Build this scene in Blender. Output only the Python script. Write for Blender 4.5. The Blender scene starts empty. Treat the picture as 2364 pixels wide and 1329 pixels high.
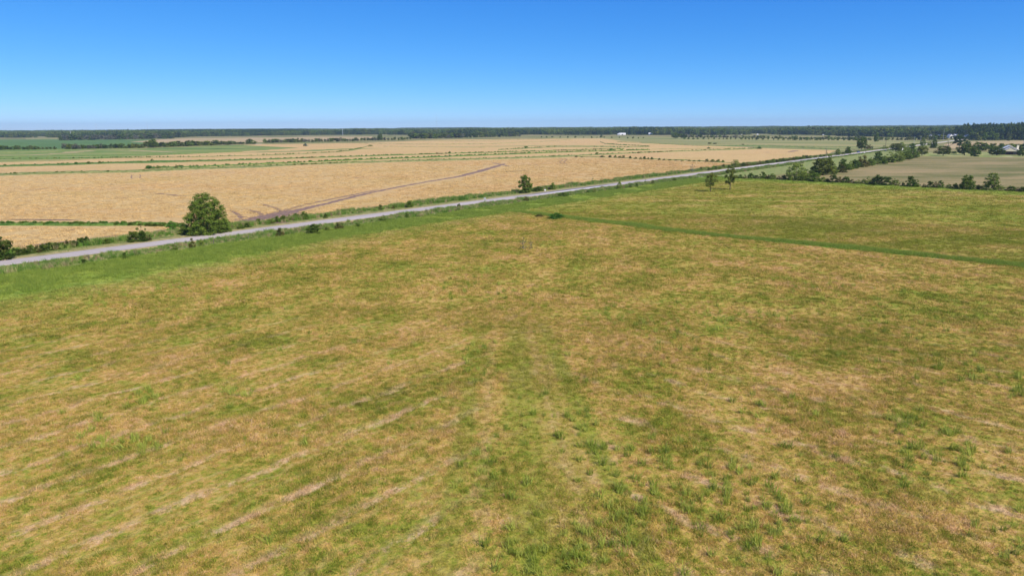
import bpy, math, random
import numpy as np
from mathutils import Vector, Matrix
rng = np.random.default_rng(7); random.seed(7)
S = bpy.context.scene; COL = S.collection

# ------------------------------------------------------------------ camera, light
FPX, CX, CY, CAMH = 1576., 1182., 664.5, 27.
PIT = math.atan((CY - 293.) / FPX); ROLL = 0.0055
F = np.array([0, math.cos(PIT), -math.sin(PIT)]); _R = np.array([1., 0, 0]); _U = np.cross(_R, F)
R = _R*math.cos(ROLL) - _U*math.sin(ROLL); U = _U*math.cos(ROLL) + _R*math.sin(ROLL)
cam = bpy.data.objects.new('camera', bpy.data.cameras.new('camera')); COL.objects.link(cam); S.camera = cam
cam.data.sensor_width = 36; cam.data.lens = FPX/2364*36; cam.data.clip_start = .5; cam.data.clip_end = 60000
cam.matrix_world = Matrix(((R[0], U[0], -F[0], 0), (R[1], U[1], -F[1], 0), (R[2], U[2], -F[2], CAMH), (0, 0, 0, 1)))
EXPO = .42
SKY_GRADE = ((1.5, 1.04), (.88, .94), (.46, 1.15))
SUN_EL, SUN_AZ = math.radians(46), math.radians(138)      # azimuth clockwise from straight ahead (+Y)
W = bpy.data.worlds.new('World'); S.world = W; W.use_nodes = True
wn = W.node_tree; bg = wn.nodes['Background']; sky = wn.nodes.new('ShaderNodeTexSky')
sky.sky_type = 'NISHITA'; sky.sun_disc = False; sky.sun_elevation = SUN_EL; sky.sun_rotation = SUN_AZ
sky.air_density = .5; sky.dust_density = 0; sky.ozone_density = 6.0; sky.altitude = 0
# one colour grade for the whole sky: the camera's deep, polarised blue
sp = wn.nodes.new('ShaderNodeSeparateColor'); cb = wn.nodes.new('ShaderNodeCombineColor'); wn.links.new(sky.outputs[0], sp.inputs[0])
for i, (g, a) in enumerate(SKY_GRADE):
    m0 = wn.nodes.new('ShaderNodeMath'); m0.operation = 'MULTIPLY'; m0.inputs[1].default_value = .11; wn.links.new(sp.outputs[i], m0.inputs[0])
    m1 = wn.nodes.new('ShaderNodeMath'); m1.operation = 'POWER'; m1.inputs[1].default_value = g; wn.links.new(m0.outputs[0], m1.inputs[0])
    m2 = wn.nodes.new('ShaderNodeMath'); m2.operation = 'MULTIPLY'; m2.inputs[1].default_value = a/.12/2**EXPO; wn.links.new(m1.outputs[0], m2.inputs[0]); wn.links.new(m2.outputs[0], cb.inputs[i])
wn.links.new(cb.outputs[0], bg.inputs[0])
bg.inputs[1].default_value = 0.12
sd = bpy.data.lights.new('sun', 'SUN'); sd.energy = 4.9; sd.angle = math.radians(.55); sd.color = (1, .93, .82)
so = bpy.data.objects.new('sun', sd); COL.objects.link(so)
sdir = Vector((math.sin(SUN_AZ)*math.cos(SUN_EL), math.cos(SUN_AZ)*math.cos(SUN_EL), math.sin(SUN_EL)))
so.rotation_euler = sdir.to_track_quat('Z', 'Y').to_euler()
S.view_settings.view_transform = 'Standard'; S.view_settings.look = 'None'; S.view_settings.gamma = 1
S.view_settings.exposure = EXPO; S.view_settings.use_curve_mapping = False
HAZE = 7e-5

# ------------------------------------------------------------------ helpers
def P(x, y, z=0.):
    """the point of the plane at height z that the photograph shows at pixel x, y"""
    d = F*FPX + R*(x-CX) - U*(y-CY); t = (z-CAMH)/d[2]; q = d*t
    return np.array([q[0], q[1], z])
def mpp(p):  # metres per photo pixel at a point
    return float(np.dot(np.array([p[0], p[1], (p[2] if len(p) > 2 else 0)-CAMH]), F))/FPX
def tag(o, label=None, cat=None, group=None, kind=None):
    if label: o['label'] = label
    if cat: o['category'] = cat
    if group: o['group'] = group
    if kind: o['kind'] = kind
    return o
def empty(name, loc, rz=0, sc=(1, 1, 1)):
    o = bpy.data.objects.new(name, None); COL.objects.link(o); o.location = loc; o.rotation_euler = (0, 0, rz); o.scale = sc
    o.empty_display_size = .5; return o
def link(name, me, parent=None, coll=None):
    o = bpy.data.objects.new(name, me); (coll or COL).objects.link(o)
    if parent: o.parent = parent
    return o
def mesh(name, V, Fc, mat=None, smooth=False, fmat=None, mats=None):
    me = bpy.data.meshes.new(name); V = np.asarray(V, dtype=np.float32).reshape(-1, 3)
    if isinstance(Fc, np.ndarray):
        n, k = Fc.shape
        me.vertices.add(len(V)); me.vertices.foreach_set('co', V.ravel()); me.loops.add(n*k)
        me.loops.foreach_set('vertex_index', Fc.astype(np.int32).ravel()); me.polygons.add(n)
        me.polygons.foreach_set('loop_start', np.arange(n, dtype=np.int32)*k); me.update(calc_edges=True)
    else:
        me.from_pydata([tuple(v) for v in V.tolist()], [], Fc); me.update()
    for m in (mats or ([mat] if mat else [])): me.materials.append(m)
    if smooth: me.polygons.foreach_set('use_smooth', [True]*len(me.polygons))
    return me
class MB:
    def __init__(s): s.v = []; s.f = []
    def add(s, V, Fc):
        b = len(s.v); s.v += [tuple(map(float, q)) for q in V]; s.f += [tuple(b+i for i in f) for f in Fc]; return s
    def box(s, x0, x1, y0, y1, z0, z1):
        return s.add([(x0,y0,z0),(x1,y0,z0),(x1,y1,z0),(x0,y1,z0),(x0,y0,z1),(x1,y0,z1),(x1,y1,z1),(x0,y1,z1)],
                     [(0,3,2,1),(4,5,6,7),(0,1,5,4),(1,2,6,5),(2,3,7,6),(3,0,4,7)])
    def tube(s, pts, rad, k=6):
        pts = [Vector(p) for p in pts]; V = []; Fc = []
        for i, p in enumerate(pts):
            d = (pts[min(i+1, len(pts)-1)] - pts[max(i-1, 0)]).normalized()
            a = d.cross(Vector((0, 0, 1)) if abs(d.z) < .9 else Vector((1, 0, 0))).normalized(); b = d.cross(a)
            for j in range(k):
                t = 2*math.pi*j/k; V.append(p + (a*math.cos(t)+b*math.sin(t))*rad[i])
        for i in range(len(pts)-1):
            for j in range(k):
                j2 = (j+1) % k; Fc.append((i*k+j, i*k+j2, (i+1)*k+j2, (i+1)*k+j))
        Fc.append(tuple(range(k))[::-1]); Fc.append(tuple((len(pts)-1)*k+j for j in range(k)))
        return s.add(V, Fc)
    def loft(s, rings, caps=True):   # rings of equal length
        k = len(rings[0]); V = [p for r in rings for p in r]; Fc = []
        for i in range(len(rings)-1):
            for j in range(k):
                j2 = (j+1) % k; Fc.append((i*k+j, i*k+j2, (i+1)*k+j2, (i+1)*k+j))
        if caps: Fc.append(tuple(range(k))[::-1]); Fc.append(tuple((len(rings)-1)*k+j for j in range(k)))
        return s.add(V, Fc)
    def mesh(s, name, mat, smooth=False): return mesh(name, s.v, s.f, mat, smooth)

# value noise in numpy for placing things
_g = np.random.default_rng(3).random((256, 256))
def vn(x, y, sc):
    x = np.asarray(x)/sc+500; y = np.asarray(y)/sc+500; xi = np.floor(x).astype(int); yi = np.floor(y).astype(int)
    fx = x-xi; fy = y-yi; fx = fx*fx*(3-2*fx); fy = fy*fy*(3-2*fy); g = lambda a, b: _g[a % 256, b % 256]
    return (g(xi,yi)*(1-fx)+g(xi+1,yi)*fx)*(1-fy)+(g(xi,yi+1)*(1-fx)+g(xi+1,yi+1)*fx)*fy

# ------------------------------------------------------------------ shader language
class T:
    def __init__(s, tree): s.t = tree; s.N = tree.nodes; s.L = tree.links
    def put(s, sock, v):
        if isinstance(v, bpy.types.NodeSocket): s.L.new(v, sock)
        else:
            if hasattr(sock.default_value, '__len__') and not hasattr(v, '__len__'): v = (v,)*len(sock.default_value)
            if hasattr(v, '__len__') and len(sock.default_value) == 4 and len(v) == 3: v = (*v, 1)
            sock.default_value = v
    def m(s, op, a, b=0., c=None, clamp=False):
        n = s.N.new('ShaderNodeMath'); n.operation = op; n.use_clamp = clamp; s.put(n.inputs[0], a); s.put(n.inputs[1], b)
        if c is not None: s.put(n.inputs[2], c)
        return n.outputs[0]
    def add(s, a, b): return s.m('ADD', a, b)
    def sub(s, a, b): return s.m('SUBTRACT', a, b)
    def mul(s, a, b): return s.m('MULTIPLY', a, b)
    def sm(s, v, a, b, lo=0., hi=1.):   # smooth step
        n = s.N.new('ShaderNodeMapRange'); n.interpolation_type = 'SMOOTHSTEP'; s.put(n.inputs[0], v)
        n.inputs[1].default_value = a; n.inputs[2].default_value = b; n.inputs[3].default_value = lo; n.inputs[4].default_value = hi
        return n.outputs[0]
    def pos(s): return s.N.new('ShaderNodeNewGeometry').outputs['Position']
    def rnd(s): return s.N.new('ShaderNodeObjectInfo').outputs['Random']
    def noise(s, vec, sc, det=3., rough=.55, dist=0.):
        n = s.N.new('ShaderNodeTexNoise'); s.put(n.inputs['Vector'], vec); n.inputs['Scale'].default_value = sc
        n.inputs['Detail'].default_value = det; n.inputs['Roughness'].default_value = rough; n.inputs['Distortion'].default_value = dist
        return n.outputs['Fac']
    def vscale(s, vec, v):
        n = s.N.new('ShaderNodeVectorMath'); n.operation = 'MULTIPLY'; s.put(n.inputs[0], vec); n.inputs[1].default_value = v; return n.outputs[0]
    def dot(s, vec, v):
        n = s.N.new('ShaderNodeVectorMath'); n.operation = 'DOT_PRODUCT'; s.put(n.inputs[0], vec); n.inputs[1].default_value = v; return n.outputs['Value']
    def rot(s, vec, a):  # rotate about z
        n = s.N.new('ShaderNodeVectorRotate'); n.rotation_type = 'Z_AXIS'; s.put(n.inputs['Vector'], vec); n.inputs['Angle'].default_value = a; return n.outputs[0]
    def mix(s, f, a, b, mode='MIX'):
        n = s.N.new('ShaderNodeMix'); n.data_type = 'RGBA'; n.blend_type = mode; n.clamp_factor = True
        s.put(n.inputs[0], f); s.put(n.inputs[6], a); s.put(n.inputs[7], b); return n.outputs[2]
    def ramp(s, f, stops):
        n = s.N.new('ShaderNodeValToRGB'); s.put(n.inputs[0], f); e = n.color_ramp.elements
        while len(e) < len(stops): e.new(.5)
        for q, (p, c) in zip(e, stops): q.position = p; q.color = (*c, 1)
        return n.outputs[0]
    def scale(s, c, f):
        n = s.N.new('ShaderNodeVectorMath'); n.operation = 'SCALE'; s.put(n.inputs[0], c); s.put(n.inputs[3], f); return n.outputs[0]
def material(name, fn, rough=.9, spec=.1, trans=0., bump=None, metal=0.):
    m = bpy.data.materials.new(name); m.use_nodes = True; t = T(m.node_tree); b = t.N['Principled BSDF']
    c = fn(t) if callable(fn) else fn
    t.put(b.inputs['Base Color'], c); b.inputs['Roughness'].default_value = rough
    b.inputs['Specular IOR Level'].default_value = spec; b.inputs['Metallic'].default_value = metal
    if bump:
        h, st, di = bump(t); n = t.N.new('ShaderNodeBump'); t.put(n.inputs['Height'], h); n.inputs['Strength'].default_value = st
        n.inputs['Distance'].default_value = di; t.L.new(n.outputs[0], b.inputs['Normal'])
    if trans:
        tr = t.N.new('ShaderNodeBsdfTranslucent'); t.put(tr.inputs[0], c); mx = t.N.new('ShaderNodeMixShader'); mx.inputs[0].default_value = trans
        t.L.new(b.outputs[0], mx.inputs[1]); t.L.new(tr.outputs[0], mx.inputs[2]); t.L.new(mx.outputs[0], t.N['Material Output'].inputs[0])
    return m

# ------------------------------------------------------------------ where the road runs
AZ = math.radians(39.3); RD = np.array([math.sin(AZ), math.cos(AZ)]); RN = np.array([math.cos(AZ), -math.sin(AZ)])
RA = np.array([-6.5, 258.])
RC = float(RA @ RN)           # signed distance of the road's centre line; s = p.n - RC, > 0 on the camera's side
def rp(t, s, z=0.): q = RA + RD*t + RN*s; return (q[0], q[1], z)
def sdist(x, y): return x*RN[0]+y*RN[1]-RC

def pasture_color(t, df=None):
    p = t.pos(); big = t.noise(p, .017, 4, .6); n2 = t.noise(p, .11, 5, .62, .4); n3 = t.noise(p, .75, 5, .7); n4 = t.noise(p, 5., 3, .7); n5 = t.noise(p, 2.1, 4, .75)
    s = t.sub(t.dot(p, (RN[0], RN[1], 0)), RC); warp = t.noise(p, .16, 4, .6)
    f = t.add(t.add(t.mul(t.sub(n2, .5), 1.0), t.mul(t.sub(n3, .5), .85)), t.add(t.mul(t.sub(big, .5), .7), t.add(t.mul(t.sub(n4, .5), .5), t.mul(t.sub(n5, .5), .95))))
    f = t.add(f, .545)
    if df is not None: f = t.add(f, df)
    # mown rows: left of the mitre they run with the road, right of it across
    row = t.mul(t.add(t.sub(t.dot(p, (RN[0], RN[1], 0)), 0), t.mul(t.sub(t.noise(p, .22, 4, .6), .5), 2.4)), 1/5.3)
    l1 = t.sm(t.m('COSINE', t.mul(t.sub(row, .11), 2*math.pi)), .76, 1.)
    row2 = t.mul(t.add(t.dot(p, (.69, .724, 0)), t.mul(t.sub(t.noise(p, .22, 3), .5), 3.2)), 1/5.6)
    l2 = t.sm(t.m('COSINE', t.mul(row2, 2*math.pi)), .55, 1.)
    xx = t.add(t.dot(p, (1, 0, 0)), t.mul(t.sub(warp, .5), 8)); side = t.sm(xx, 1., 9.); side0 = t.sm(xx, -7., 0.)
    rows = t.add(t.mul(l1, t.mul(t.sub(1., side0), t.sm(t.noise(p, .33, 6, .85), .41, .60))), t.mul(l2, t.mul(side, t.mul(t.sm(t.noise(p, .38, 4, .7), .46, .66), .9))))
    far = t.sm(t.dot(p, (0, 1, 0)), 48, 115, 1., .05)
    rows = t.mul(rows, far)
    c = t.ramp(f, [(0, (.11, .08, .02)), (.18, (.145, .19, .017)), (.40, (.255, .27, .035)), (.56, (.42, .30, .068)), (.80, (.52, .34, .12)), (1, (.64, .44, .25))])
    fine = t.sm(t.m('COSINE', t.mul(row, 6*math.pi)), .2, 1.)
    c = t.mix(t.mul(t.mul(fine, t.mul(t.sub(1., side0), far)), t.sm(t.noise(p, .3, 4, .7), .35, .6, 0., .3)), c, (.60, .42, .18))
    c = t.mix(t.mul(rows, .88), c, t.mix(n4, (.50, .33, .17), (.72, .50, .32)))
    # a little darker and greener between the rows
    gr = t.mul(t.sub(1., t.sm(t.m('COSINE', t.mul(t.sub(row, .11), 2*math.pi)), -1., -.2)), 0.)
    # bright moss-green patches
    g = t.mul(t.sm(t.add(t.noise(p, .21, 5, .66, .5), t.mul(t.sub(n5, .5), .5)), .57, .72), .75)
    c = t.mix(g, c, t.mix(n5, (.15, .21, .015), (.28, .33, .04)))
    # two wheel tracks running straight ahead
    y_ = t.dot(p, (0, 1, 0)); fade = t.sm(y_, 78, 104, 1., 0.)
    for x0, dx, hw, st in ((-4.4, 0., .9, .45), (11.1, -.075, 1., .62), (1.4, -.01, 1.8, .4), (4.6, -.03, 3.2, .3)):
        q = t.m('ABSOLUTE', t.add(t.sub(t.dot(p, (1, -dx, 0)), x0), t.mul(t.sub(t.noise(p, .2, 3), .5), 1.8)))
        k = t.mul(t.sm(q, hw*.5, hw*1.2, 1., 0.), t.mul(fade, t.sm(t.add(t.mul(n2, .5), t.mul(n5, .5)), .40, .56)))
        c = t.mix(t.mul(k, st), c, t.mix(n5, (.12, .19, .012), (.24, .31, .03)))
    for x0, dx, hw in ((-2.5, 0., .6), (6.9, -.075, .5)):      # pale straw beside the wheel marks
        q = t.m('ABSOLUTE', t.add(t.sub(t.dot(p, (1, -dx if x0 < 0 else .05, 0)), x0), t.mul(t.sub(t.noise(p, .2, 3), .5), 1.6)))
        c = t.mix(t.mul(t.mul(t.sm(q, hw*.4, hw*1.2, 1., 0.), fade), t.sm(n3, .4, .6, 0., .6)), c, (.50, .36, .14))
    # greener towards the far corners, and the lush strip along the road
    sw = t.add(s, t.add(t.mul(t.sub(warp, .5), 13.), t.mul(t.sub(n3, .5), 4.)))
    wide = t.sm(t.dot(p, (RD[0], RD[1], 0)), 45, 120, 10., 0.)
    sw2 = t.sub(sw, wide)
    half = t.mul(t.sm(sw2, 26, 44, 1., 0.), .55)
    c = t.mix(half, c, t.mix(n5, (.15, .24, .03), (.36, .37, .09)))
    lush = t.mul(t.sm(sw, 11, 14), t.sm(sw2, 25, 30, 1., 0.))
    lushc = t.mix(t.sm(t.add(n4, t.mul(t.sub(n2, .5), 1.2)), .3, .75), (.16, .25, .03), (.33, .39, .065))
    c = t.mix(t.mul(lush, .82), c, lushc)
    c = t.mix(t.mul(lush, t.mul(t.sm(t.noise(t.vscale(t.rot(p, AZ), (.5, .06, 1)), 1., 3), .50, .72), .35)), c, (.32, .36, .10))
    # the roadside itself: dull, mixed weeds
    c = t.mix(t.sm(sw, 15, 12), c, t.mix(t.sm(n5, .35, .65), (.10, .17, .03), (.34, .30, .13)))
    # green ditch line crossing the pasture
    def line(ax, ay, bx, by, hw):
        d = np.array([bx-ax, by-ay], float); L = np.hypot(*d); d /= L
        dist = t.m('ABSOLUTE', t.add(t.sub(t.dot(p, (-d[1], d[0], 0)), float(-d[1]*ax+d[0]*ay)), t.add(t.mul(t.sub(warp, .5), 2.5), t.mul(t.sub(n3, .5), 1.6))))
        al = t.sub(t.dot(p, (d[0], d[1], 0)), float(d[0]*ax+d[1]*ay))
        return t.mul(t.mul(t.sm(dist, hw*.7, hw*1.25, 1., 0.), t.sm(al, -3, 0)), t.sm(al, L, L+3, 1., 0.))
    dl = t.m('MAXIMUM', line(2, 222, 46, 175, 2.0), line(46, 175, 300, -40, 2.1))
    c = t.mix(t.mul(dl, .95), c, t.mix(n4, (.07, .22, .02), (.15, .32, .04)))
    # beyond that line: yellower green
    beyond = t.mul(t.sm(t.sub(t.dot(p, (.715, .7, 0)), 158.), -1, 6), t.sm(sw, 24, 34))
    c = t.mix(t.mul(beyond, t.sm(t.noise(t.vscale(p, (.6, 1.6, 1)), .05, 5, .65), .40, .60, .2, .8)), c, t.mix(n5, (.13, .18, .012), (.24, .25, .03)))
    hd = t.sub(t.dot(p, (HN[0], HN[1], 0)), HC)
    c = t.mix(t.mul(t.sm(t.add(hd, t.mul(t.sub(warp, .5), 30)), -34, -4), .75), c, t.mix(n5, (.13, .22, .025), (.26, .35, .045)))
    return c
# hedge line behind the pasture
HA = P(1700, 411)[:2]; HB = P(2364, 443)[:2]; _d = (HB-HA)/np.hypot(*(HB-HA)); HN = np.array([-_d[1], _d[0]])
if HN[1] < 0: HN = -HN
HC = float(HA @ HN)

M = {}
M['pasture'] = material('pasture', pasture_color, bump=lambda t: (t.noise(t.pos(), 2.2, 5, .7), .9, .35))
def grassy(t, gain=(.85, 1.25)):
    r = t.rnd(); c = pasture_color(t, t.mul(t.sub(t.m('FRACT', t.mul(r, 37.)), .5), .55))
    return t.scale(c, t.add(gain[0], t.mul(r, gain[1]-gain[0])))
M['pasture_blades'] = material('pasture_blades', lambda t: grassy(t, (.8, 1.4)), trans=.35)
def two(a, b, sc, det=4, extra=None, aniso=None):
    def fn(t):
        p = t.pos()
        if aniso: p = t.vscale(t.rot(p, aniso[0]), aniso[1])
        f = t.sm(t.noise(p, sc, det, .65), .33, .67); c = t.mix(f, a, b)
        if extra: c = extra(t, c)
        return c
    return fn
def stubble(t):
    p = t.pos(); q = t.vscale(t.rot(p, .25), (.22, 1.6, 1))
    n = t.noise(q, .8, 4, .7); b = t.noise(p, .022, 4, .6); w = t.noise(p, .9, 4, .75)
    c = t.ramp(t.add(t.mul(n, .5), t.mul(w, .5)), [(.30, (.17, .09, .05)), (.42, (.37, .24, .10)), (.52, (.52, .365, .15)), (.68, (.68, .52, .26))])
    c = t.mix(t.sm(b, .52, .66, 0., .38), c, (.38, .27, .085))
    gr = t.mul(t.sm(t.noise(t.vscale(t.rot(p, .3), (.25, 1.4, 1)), .05, 5, .7), .60, .70), t.sm(w, .45, .6))
    c = t.mix(t.mul(gr, .6), c, (.17, .19, .04))
    return t.mix(t.sm(t.noise(t.vscale(p, (.35, 1, 1)), .012, 3), .45, .7, 0., .35), c, (.46, .265, .12))
M['stubble'] = material('stubble', stubble, bump=lambda t: (t.noise(t.pos(), 1.4, 4, .7), 1., .4))
M['straw'] = material('straw', lambda t: t.scale(stubble(t), t.add(.8, t.mul(t.rnd(), .75))), trans=.2)
M['farground'] = material('farground', two((.12, .14, .035), (.28, .23, .095), .006, 6))
M['green_field'] = material('green_field', two((.065, .13, .03), (.11, .18, .045), .02, 5))
def strips(t):   # far rice strips: green regrowth with beige cut lanes
    p = t.pos(); q = t.vscale(t.rot(p, -.33), (.25, 1, 1))
    c = t.mix(t.sm(t.noise(q, .03, 4, .6), .36, .6), (.10, .18, .03), (.20, .23, .06))
    return t.mix(t.sm(t.noise(q, .05, 5, .7, .8), .56, .66), c, (.42, .31, .15))
M['strips'] = material('strips', strips)
M['beige_field'] = material('beige_field', two((.30, .25, .11), (.44, .31, .17), .01, 5))
M['pale_meadow'] = material('pale_meadow', lambda t: t.mix(t.sm(t.noise(t.vscale(t.rot(t.pos(), .5), (.2, 1, 1)), .02, 5, .65), .38, .64), (.15, .18, .05), (.32, .27, .11)))
M['brown_meadow'] = material('brown_meadow', lambda t: t.mix(t.sm(t.add(t.noise(t.vscale(t.pos(), (.3, 1, 1)), .035, 5, .7), t.mul(t.sub(t.noise(t.pos(), .8, 3), .5), .3)), .36, .66), (.12, .125, .035), (.29, .22, .10)))
M['mown_verge'] = material('mown_verge', two((.12, .19, .035), (.28, .26, .10), .35, 4))
M['shoulder'] = material('shoulder', lambda t: t.mix(t.sm(t.noise(t.pos(), .6, 4, .7), .35, .65), (.20, .19, .06), (.38, .31, .14)))
M['lawn'] = material('lawn', two((.17, .22, .05), (.34, .31, .12), .05, 4))
M['mud'] = material('mud', two((.12, .075, .05), (.28, .175, .11), .9, 5), rough=.75, spec=.3)
M['levee'] = material('levee', two((.045, .11, .015), (.15, .23, .045), .35, 5), bump=lambda t: (t.noise(t.pos(), 1.5, 4, .7), 1., .6))
M['levee_dull'] = material('levee_dull', two((.10, .15, .03), (.30, .29, .10), .25, 5), bump=lambda t: (t.noise(t.pos(), 1.5, 4, .7), 1., .6))
def road_c(t):
    p = t.pos(); s = t.sub(t.dot(p, (RN[0], RN[1], 0)), RC); q = t.vscale(t.rot(p, AZ), (1, .03, 1))
    c = t.mix(t.sm(t.noise(q, .9, 5, .6), .3, .7), (.34, .295, .265), (.46, .405, .36))
    for o in (-2.4, -1.0, 1.0, 2.4):
        k = t.sm(t.m('ABSOLUTE', t.sub(s, o)), .1, .5, 1., 0.)
        c = t.mix(t.mul(k, t.sm(t.noise(q, .35, 4), .42, .62, 0., .42)), c, (.24, .21, .19))
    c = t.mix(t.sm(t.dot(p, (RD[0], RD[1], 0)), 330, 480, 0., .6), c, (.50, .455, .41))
    return t.mix(t.sm(t.noise(p, 5., 2), .3, .8, 0., .25), c, (.28, .25, .25))
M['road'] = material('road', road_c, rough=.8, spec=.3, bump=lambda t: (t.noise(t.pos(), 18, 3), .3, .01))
M['dark_asphalt'] = material('dark_asphalt', two((.10, .095, .10), (.20, .18, .19), .5, 4), rough=.8, spec=.3)
M['pale_asphalt'] = material('pale_asphalt', two((.42, .39, .375), (.62, .59, .56), .4, 4), rough=.85, spec=.2)
M['gravel'] = material('gravel', two((.36, .29, .24), (.56, .48, .42), .8, 4))
M['bark'] = material('bark', two((.07, .05, .035), (.17, .13, .10), 3.5, 4))
M['grey_bark'] = material('grey_bark', two((.20, .18, .16), (.36, .33, .29), 3., 4))
M['pole_wood'] = material('pole_wood', two((.12, .09, .07), (.22, .18, .14), 3., 3))
M['galvanised'] = material('galvanised', two((.40, .42, .44), (.55, .57, .6), .5, 3), rough=.5, metal=.3)
M['white_paint'] = material('white_paint', two((.66, .65, .62), (.76, .75, .73), 1.5, 3), rough=.6, spec=.3)
M['roof_white'] = material('roof_white', two((.60, .60, .60), (.76, .76, .76), .6, 3), rough=.6, spec=.4)
M['roof_grey'] = material('roof_grey', two((.30, .31, .34), (.46, .47, .5), .8, 3), rough=.8)
M['cream'] = material('cream', two((.72, .62, .42), (.80, .72, .52), 1.2, 3))
M['brick'] = material('brick', two((.06, .035, .028), (.12, .06, .045), 4., 3))
M['glass'] = material('glass', (.02, .025, .03), rough=.08, spec=.8)
M['dark'] = material('dark', (.02, .02, .022), rough=.7)
M['rubber'] = material('rubber', (.025, .025, .025), rough=.8)
M['blue_paint'] = material('blue_paint', two((.01, .03, .22), (.015, .04, .27), 2., 2), rough=.25, spec=.6)
M['green_paint'] = material('green_paint', two((.01, .10, .05), (.015, .14, .07), 2., 2), rough=.4, spec=.5)
M['yellow_paint'] = material('yellow_paint', (.6, .42, .03), rough=.4, spec=.5)
M['red_paint'] = material('red_paint', (.45, .02, .015), rough=.4)
M['concrete'] = material('concrete', two((.5, .45, .42), (.66, .58, .54), .6, 4))

def foliage(name, dark, light, warm=(.2, .16, .04), sc=.9, amt=.25):
    def fn(t):
        p = t.pos(); f = t.sm(t.add(t.noise(p, sc, 3, .6), t.mul(t.sub(t.rnd(), .5), .25)), .3, .7)
        c = t.mix(f, dark, light)
        return t.mix(t.mul(t.sm(t.noise(p, sc*.45, 3), .5, .72), amt), c, warm)
    return material(name, fn, rough=.75, spec=.06, trans=.24)
FO = {
 'dark': foliage('leaves_dark', (.036, .068, .008), (.12, .175, .024)),
 'mid': foliage('leaves_mid', (.055, .105, .011), (.165, .235, .034)),
 'light': foliage('leaves_light', (.10, .155, .022), (.25, .31, .055)),
 'bright': foliage('leaves_bright', (.045, .14, .014), (.11, .26, .03), amt=.1),
 'brown': foliage('leaves_brown', (.06, .065, .012), (.16, .15, .035), warm=(.16, .085, .035), amt=.6),
 'grey': foliage('leaves_grey', (.09, .10, .06), (.20, .20, .13)),
 'olive': foliage('leaves_olive', (.07, .095, .012), (.19, .22, .035)),
 'pine': foliage('needles', (.016, .040, .012), (.05, .095, .024), amt=.1),
 'far': foliage('leaves_far', (.028, .055, .013), (.13, .175, .038), warm=(.13, .10, .04), sc=.05, amt=.4),
}

# ------------------------------------------------------------------ plants
def ellipsoid_clumps(n, rmin, rmax, shape, seed):
    """clump centres in a unit-high, unit-wide crown; shape(z)-> half-width (0..0.5)"""
    g = np.random.default_rng(seed); out = []
    while len(out) < n:
        best = None; bd = -1; tries = 0
        while tries < 5:
            z = g.uniform(0, 1); w = shape(z)
            if w <= .01 or g.uniform(0, .5) > w: tries += .02; continue
            tries += 1; a = g.uniform(0, 2*math.pi); rr = w*math.sqrt(g.uniform(.1, 1)); r = g.uniform(rmin, rmax)
            q = np.array([math.cos(a)*max(rr-r*.6, 0), math.sin(a)*max(rr-r*.6, 0), min(max(z, r*.55), 1-r*.75)])
            d = min([np.linalg.norm(q-o[:3]) for o in out[-160:]] or [9])
            if d > bd: bd = d; best = np.array([*q, r])
        if best is None: break
        out.append(best)
    return np.array(out)
def leaves(clumps, n, leaf, seed, asp=1., flat=.75, keep=1.05):
    g = np.random.default_rng(seed); c = clumps; w = c[:, 3]**2; idx = g.choice(len(c), n, p=w/w.sum())
    d = g.normal(size=(n, 3)); d[:, 2] = d[:, 2]*.9+.18; d /= np.linalg.norm(d, axis=1)[:, None]
    rad = c[idx, 3]*np.clip(g.normal(.88, .17, n), .3, 1.35)
    sq = np.array([1., 1., flat]); pos = c[idx, :3]+d*rad[:, None]*sq
    pos[:, 2] = np.clip(pos[:, 2], .01, 1.02)
    nrm = d+g.normal(size=(n, 3))*.55; nrm /= np.linalg.norm(nrm, axis=1)[:, None]
    a = np.cross(nrm, g.normal(size=(n, 3))); a /= np.linalg.norm(a, axis=1)[:, None]; b = np.cross(nrm, a)
    sz = leaf*g.uniform(.55, 1.45, n)[:, None]
    a = a*sz*asp; b = b*sz*.62
    V = np.stack([pos-a, pos-b*1.0, pos+a, pos+b*1.0], 1).reshape(-1, 3); Q = np.arange(n*4).reshape(-1, 4)
    return V, Q
def cores(clumps, k=.62, flat=.75, seed=0):
    V = []; Q = []; g = np.random.default_rng(seed)
    oct_v = np.array([(1,0,0),(-1,0,0),(0,1,0),(0,-1,0),(0,0,1),(0,0,-1),(.6,.6,.6),(-.6,.6,.6),(.6,-.6,.6),(-.6,-.6,.6),(.6,.6,-.6),(-.6,.6,-.6),(.6,-.6,-.6),(-.6,-.6,-.6)])
    fc = []
    for sx in (0, 1):
        for sy in (0, 1):
            for sz in (0, 1):
                corner = 6+(sz*4)+(sy*2)+sx; X, Y, Z = 0+sx, 2+sy, 4+sz
                for A, B in ((X, Y), (Y, Z), (Z, X)): fc.append((corner, A, B, corner))
    fc = np.array(fc)[:, :3]
    for c in clumps:
        b = len(V)*14; V.append(c[:3]+oct_v*c[3]*k*np.array([1, 1, flat])*g.uniform(.8, 1.1, (14, 1))); Q.append(fc+b)
    return np.concatenate(V), np.concatenate(Q)
def crown(name, mat, clumps, n, leaf, seed, asp=1., flat=.75, core=.62):
    V, Q = leaves(clumps, n, leaf, seed, asp, flat); tr = np.concatenate([Q[:, [0, 1, 2]], Q[:, [0, 2, 3]]])
    if core:
        V2, T2 = cores(clumps, core, flat, seed); tr = np.concatenate([tr, T2+len(V)]); V = np.concatenate([V, V2])
    return mesh(name, V, tr, mat)
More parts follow.
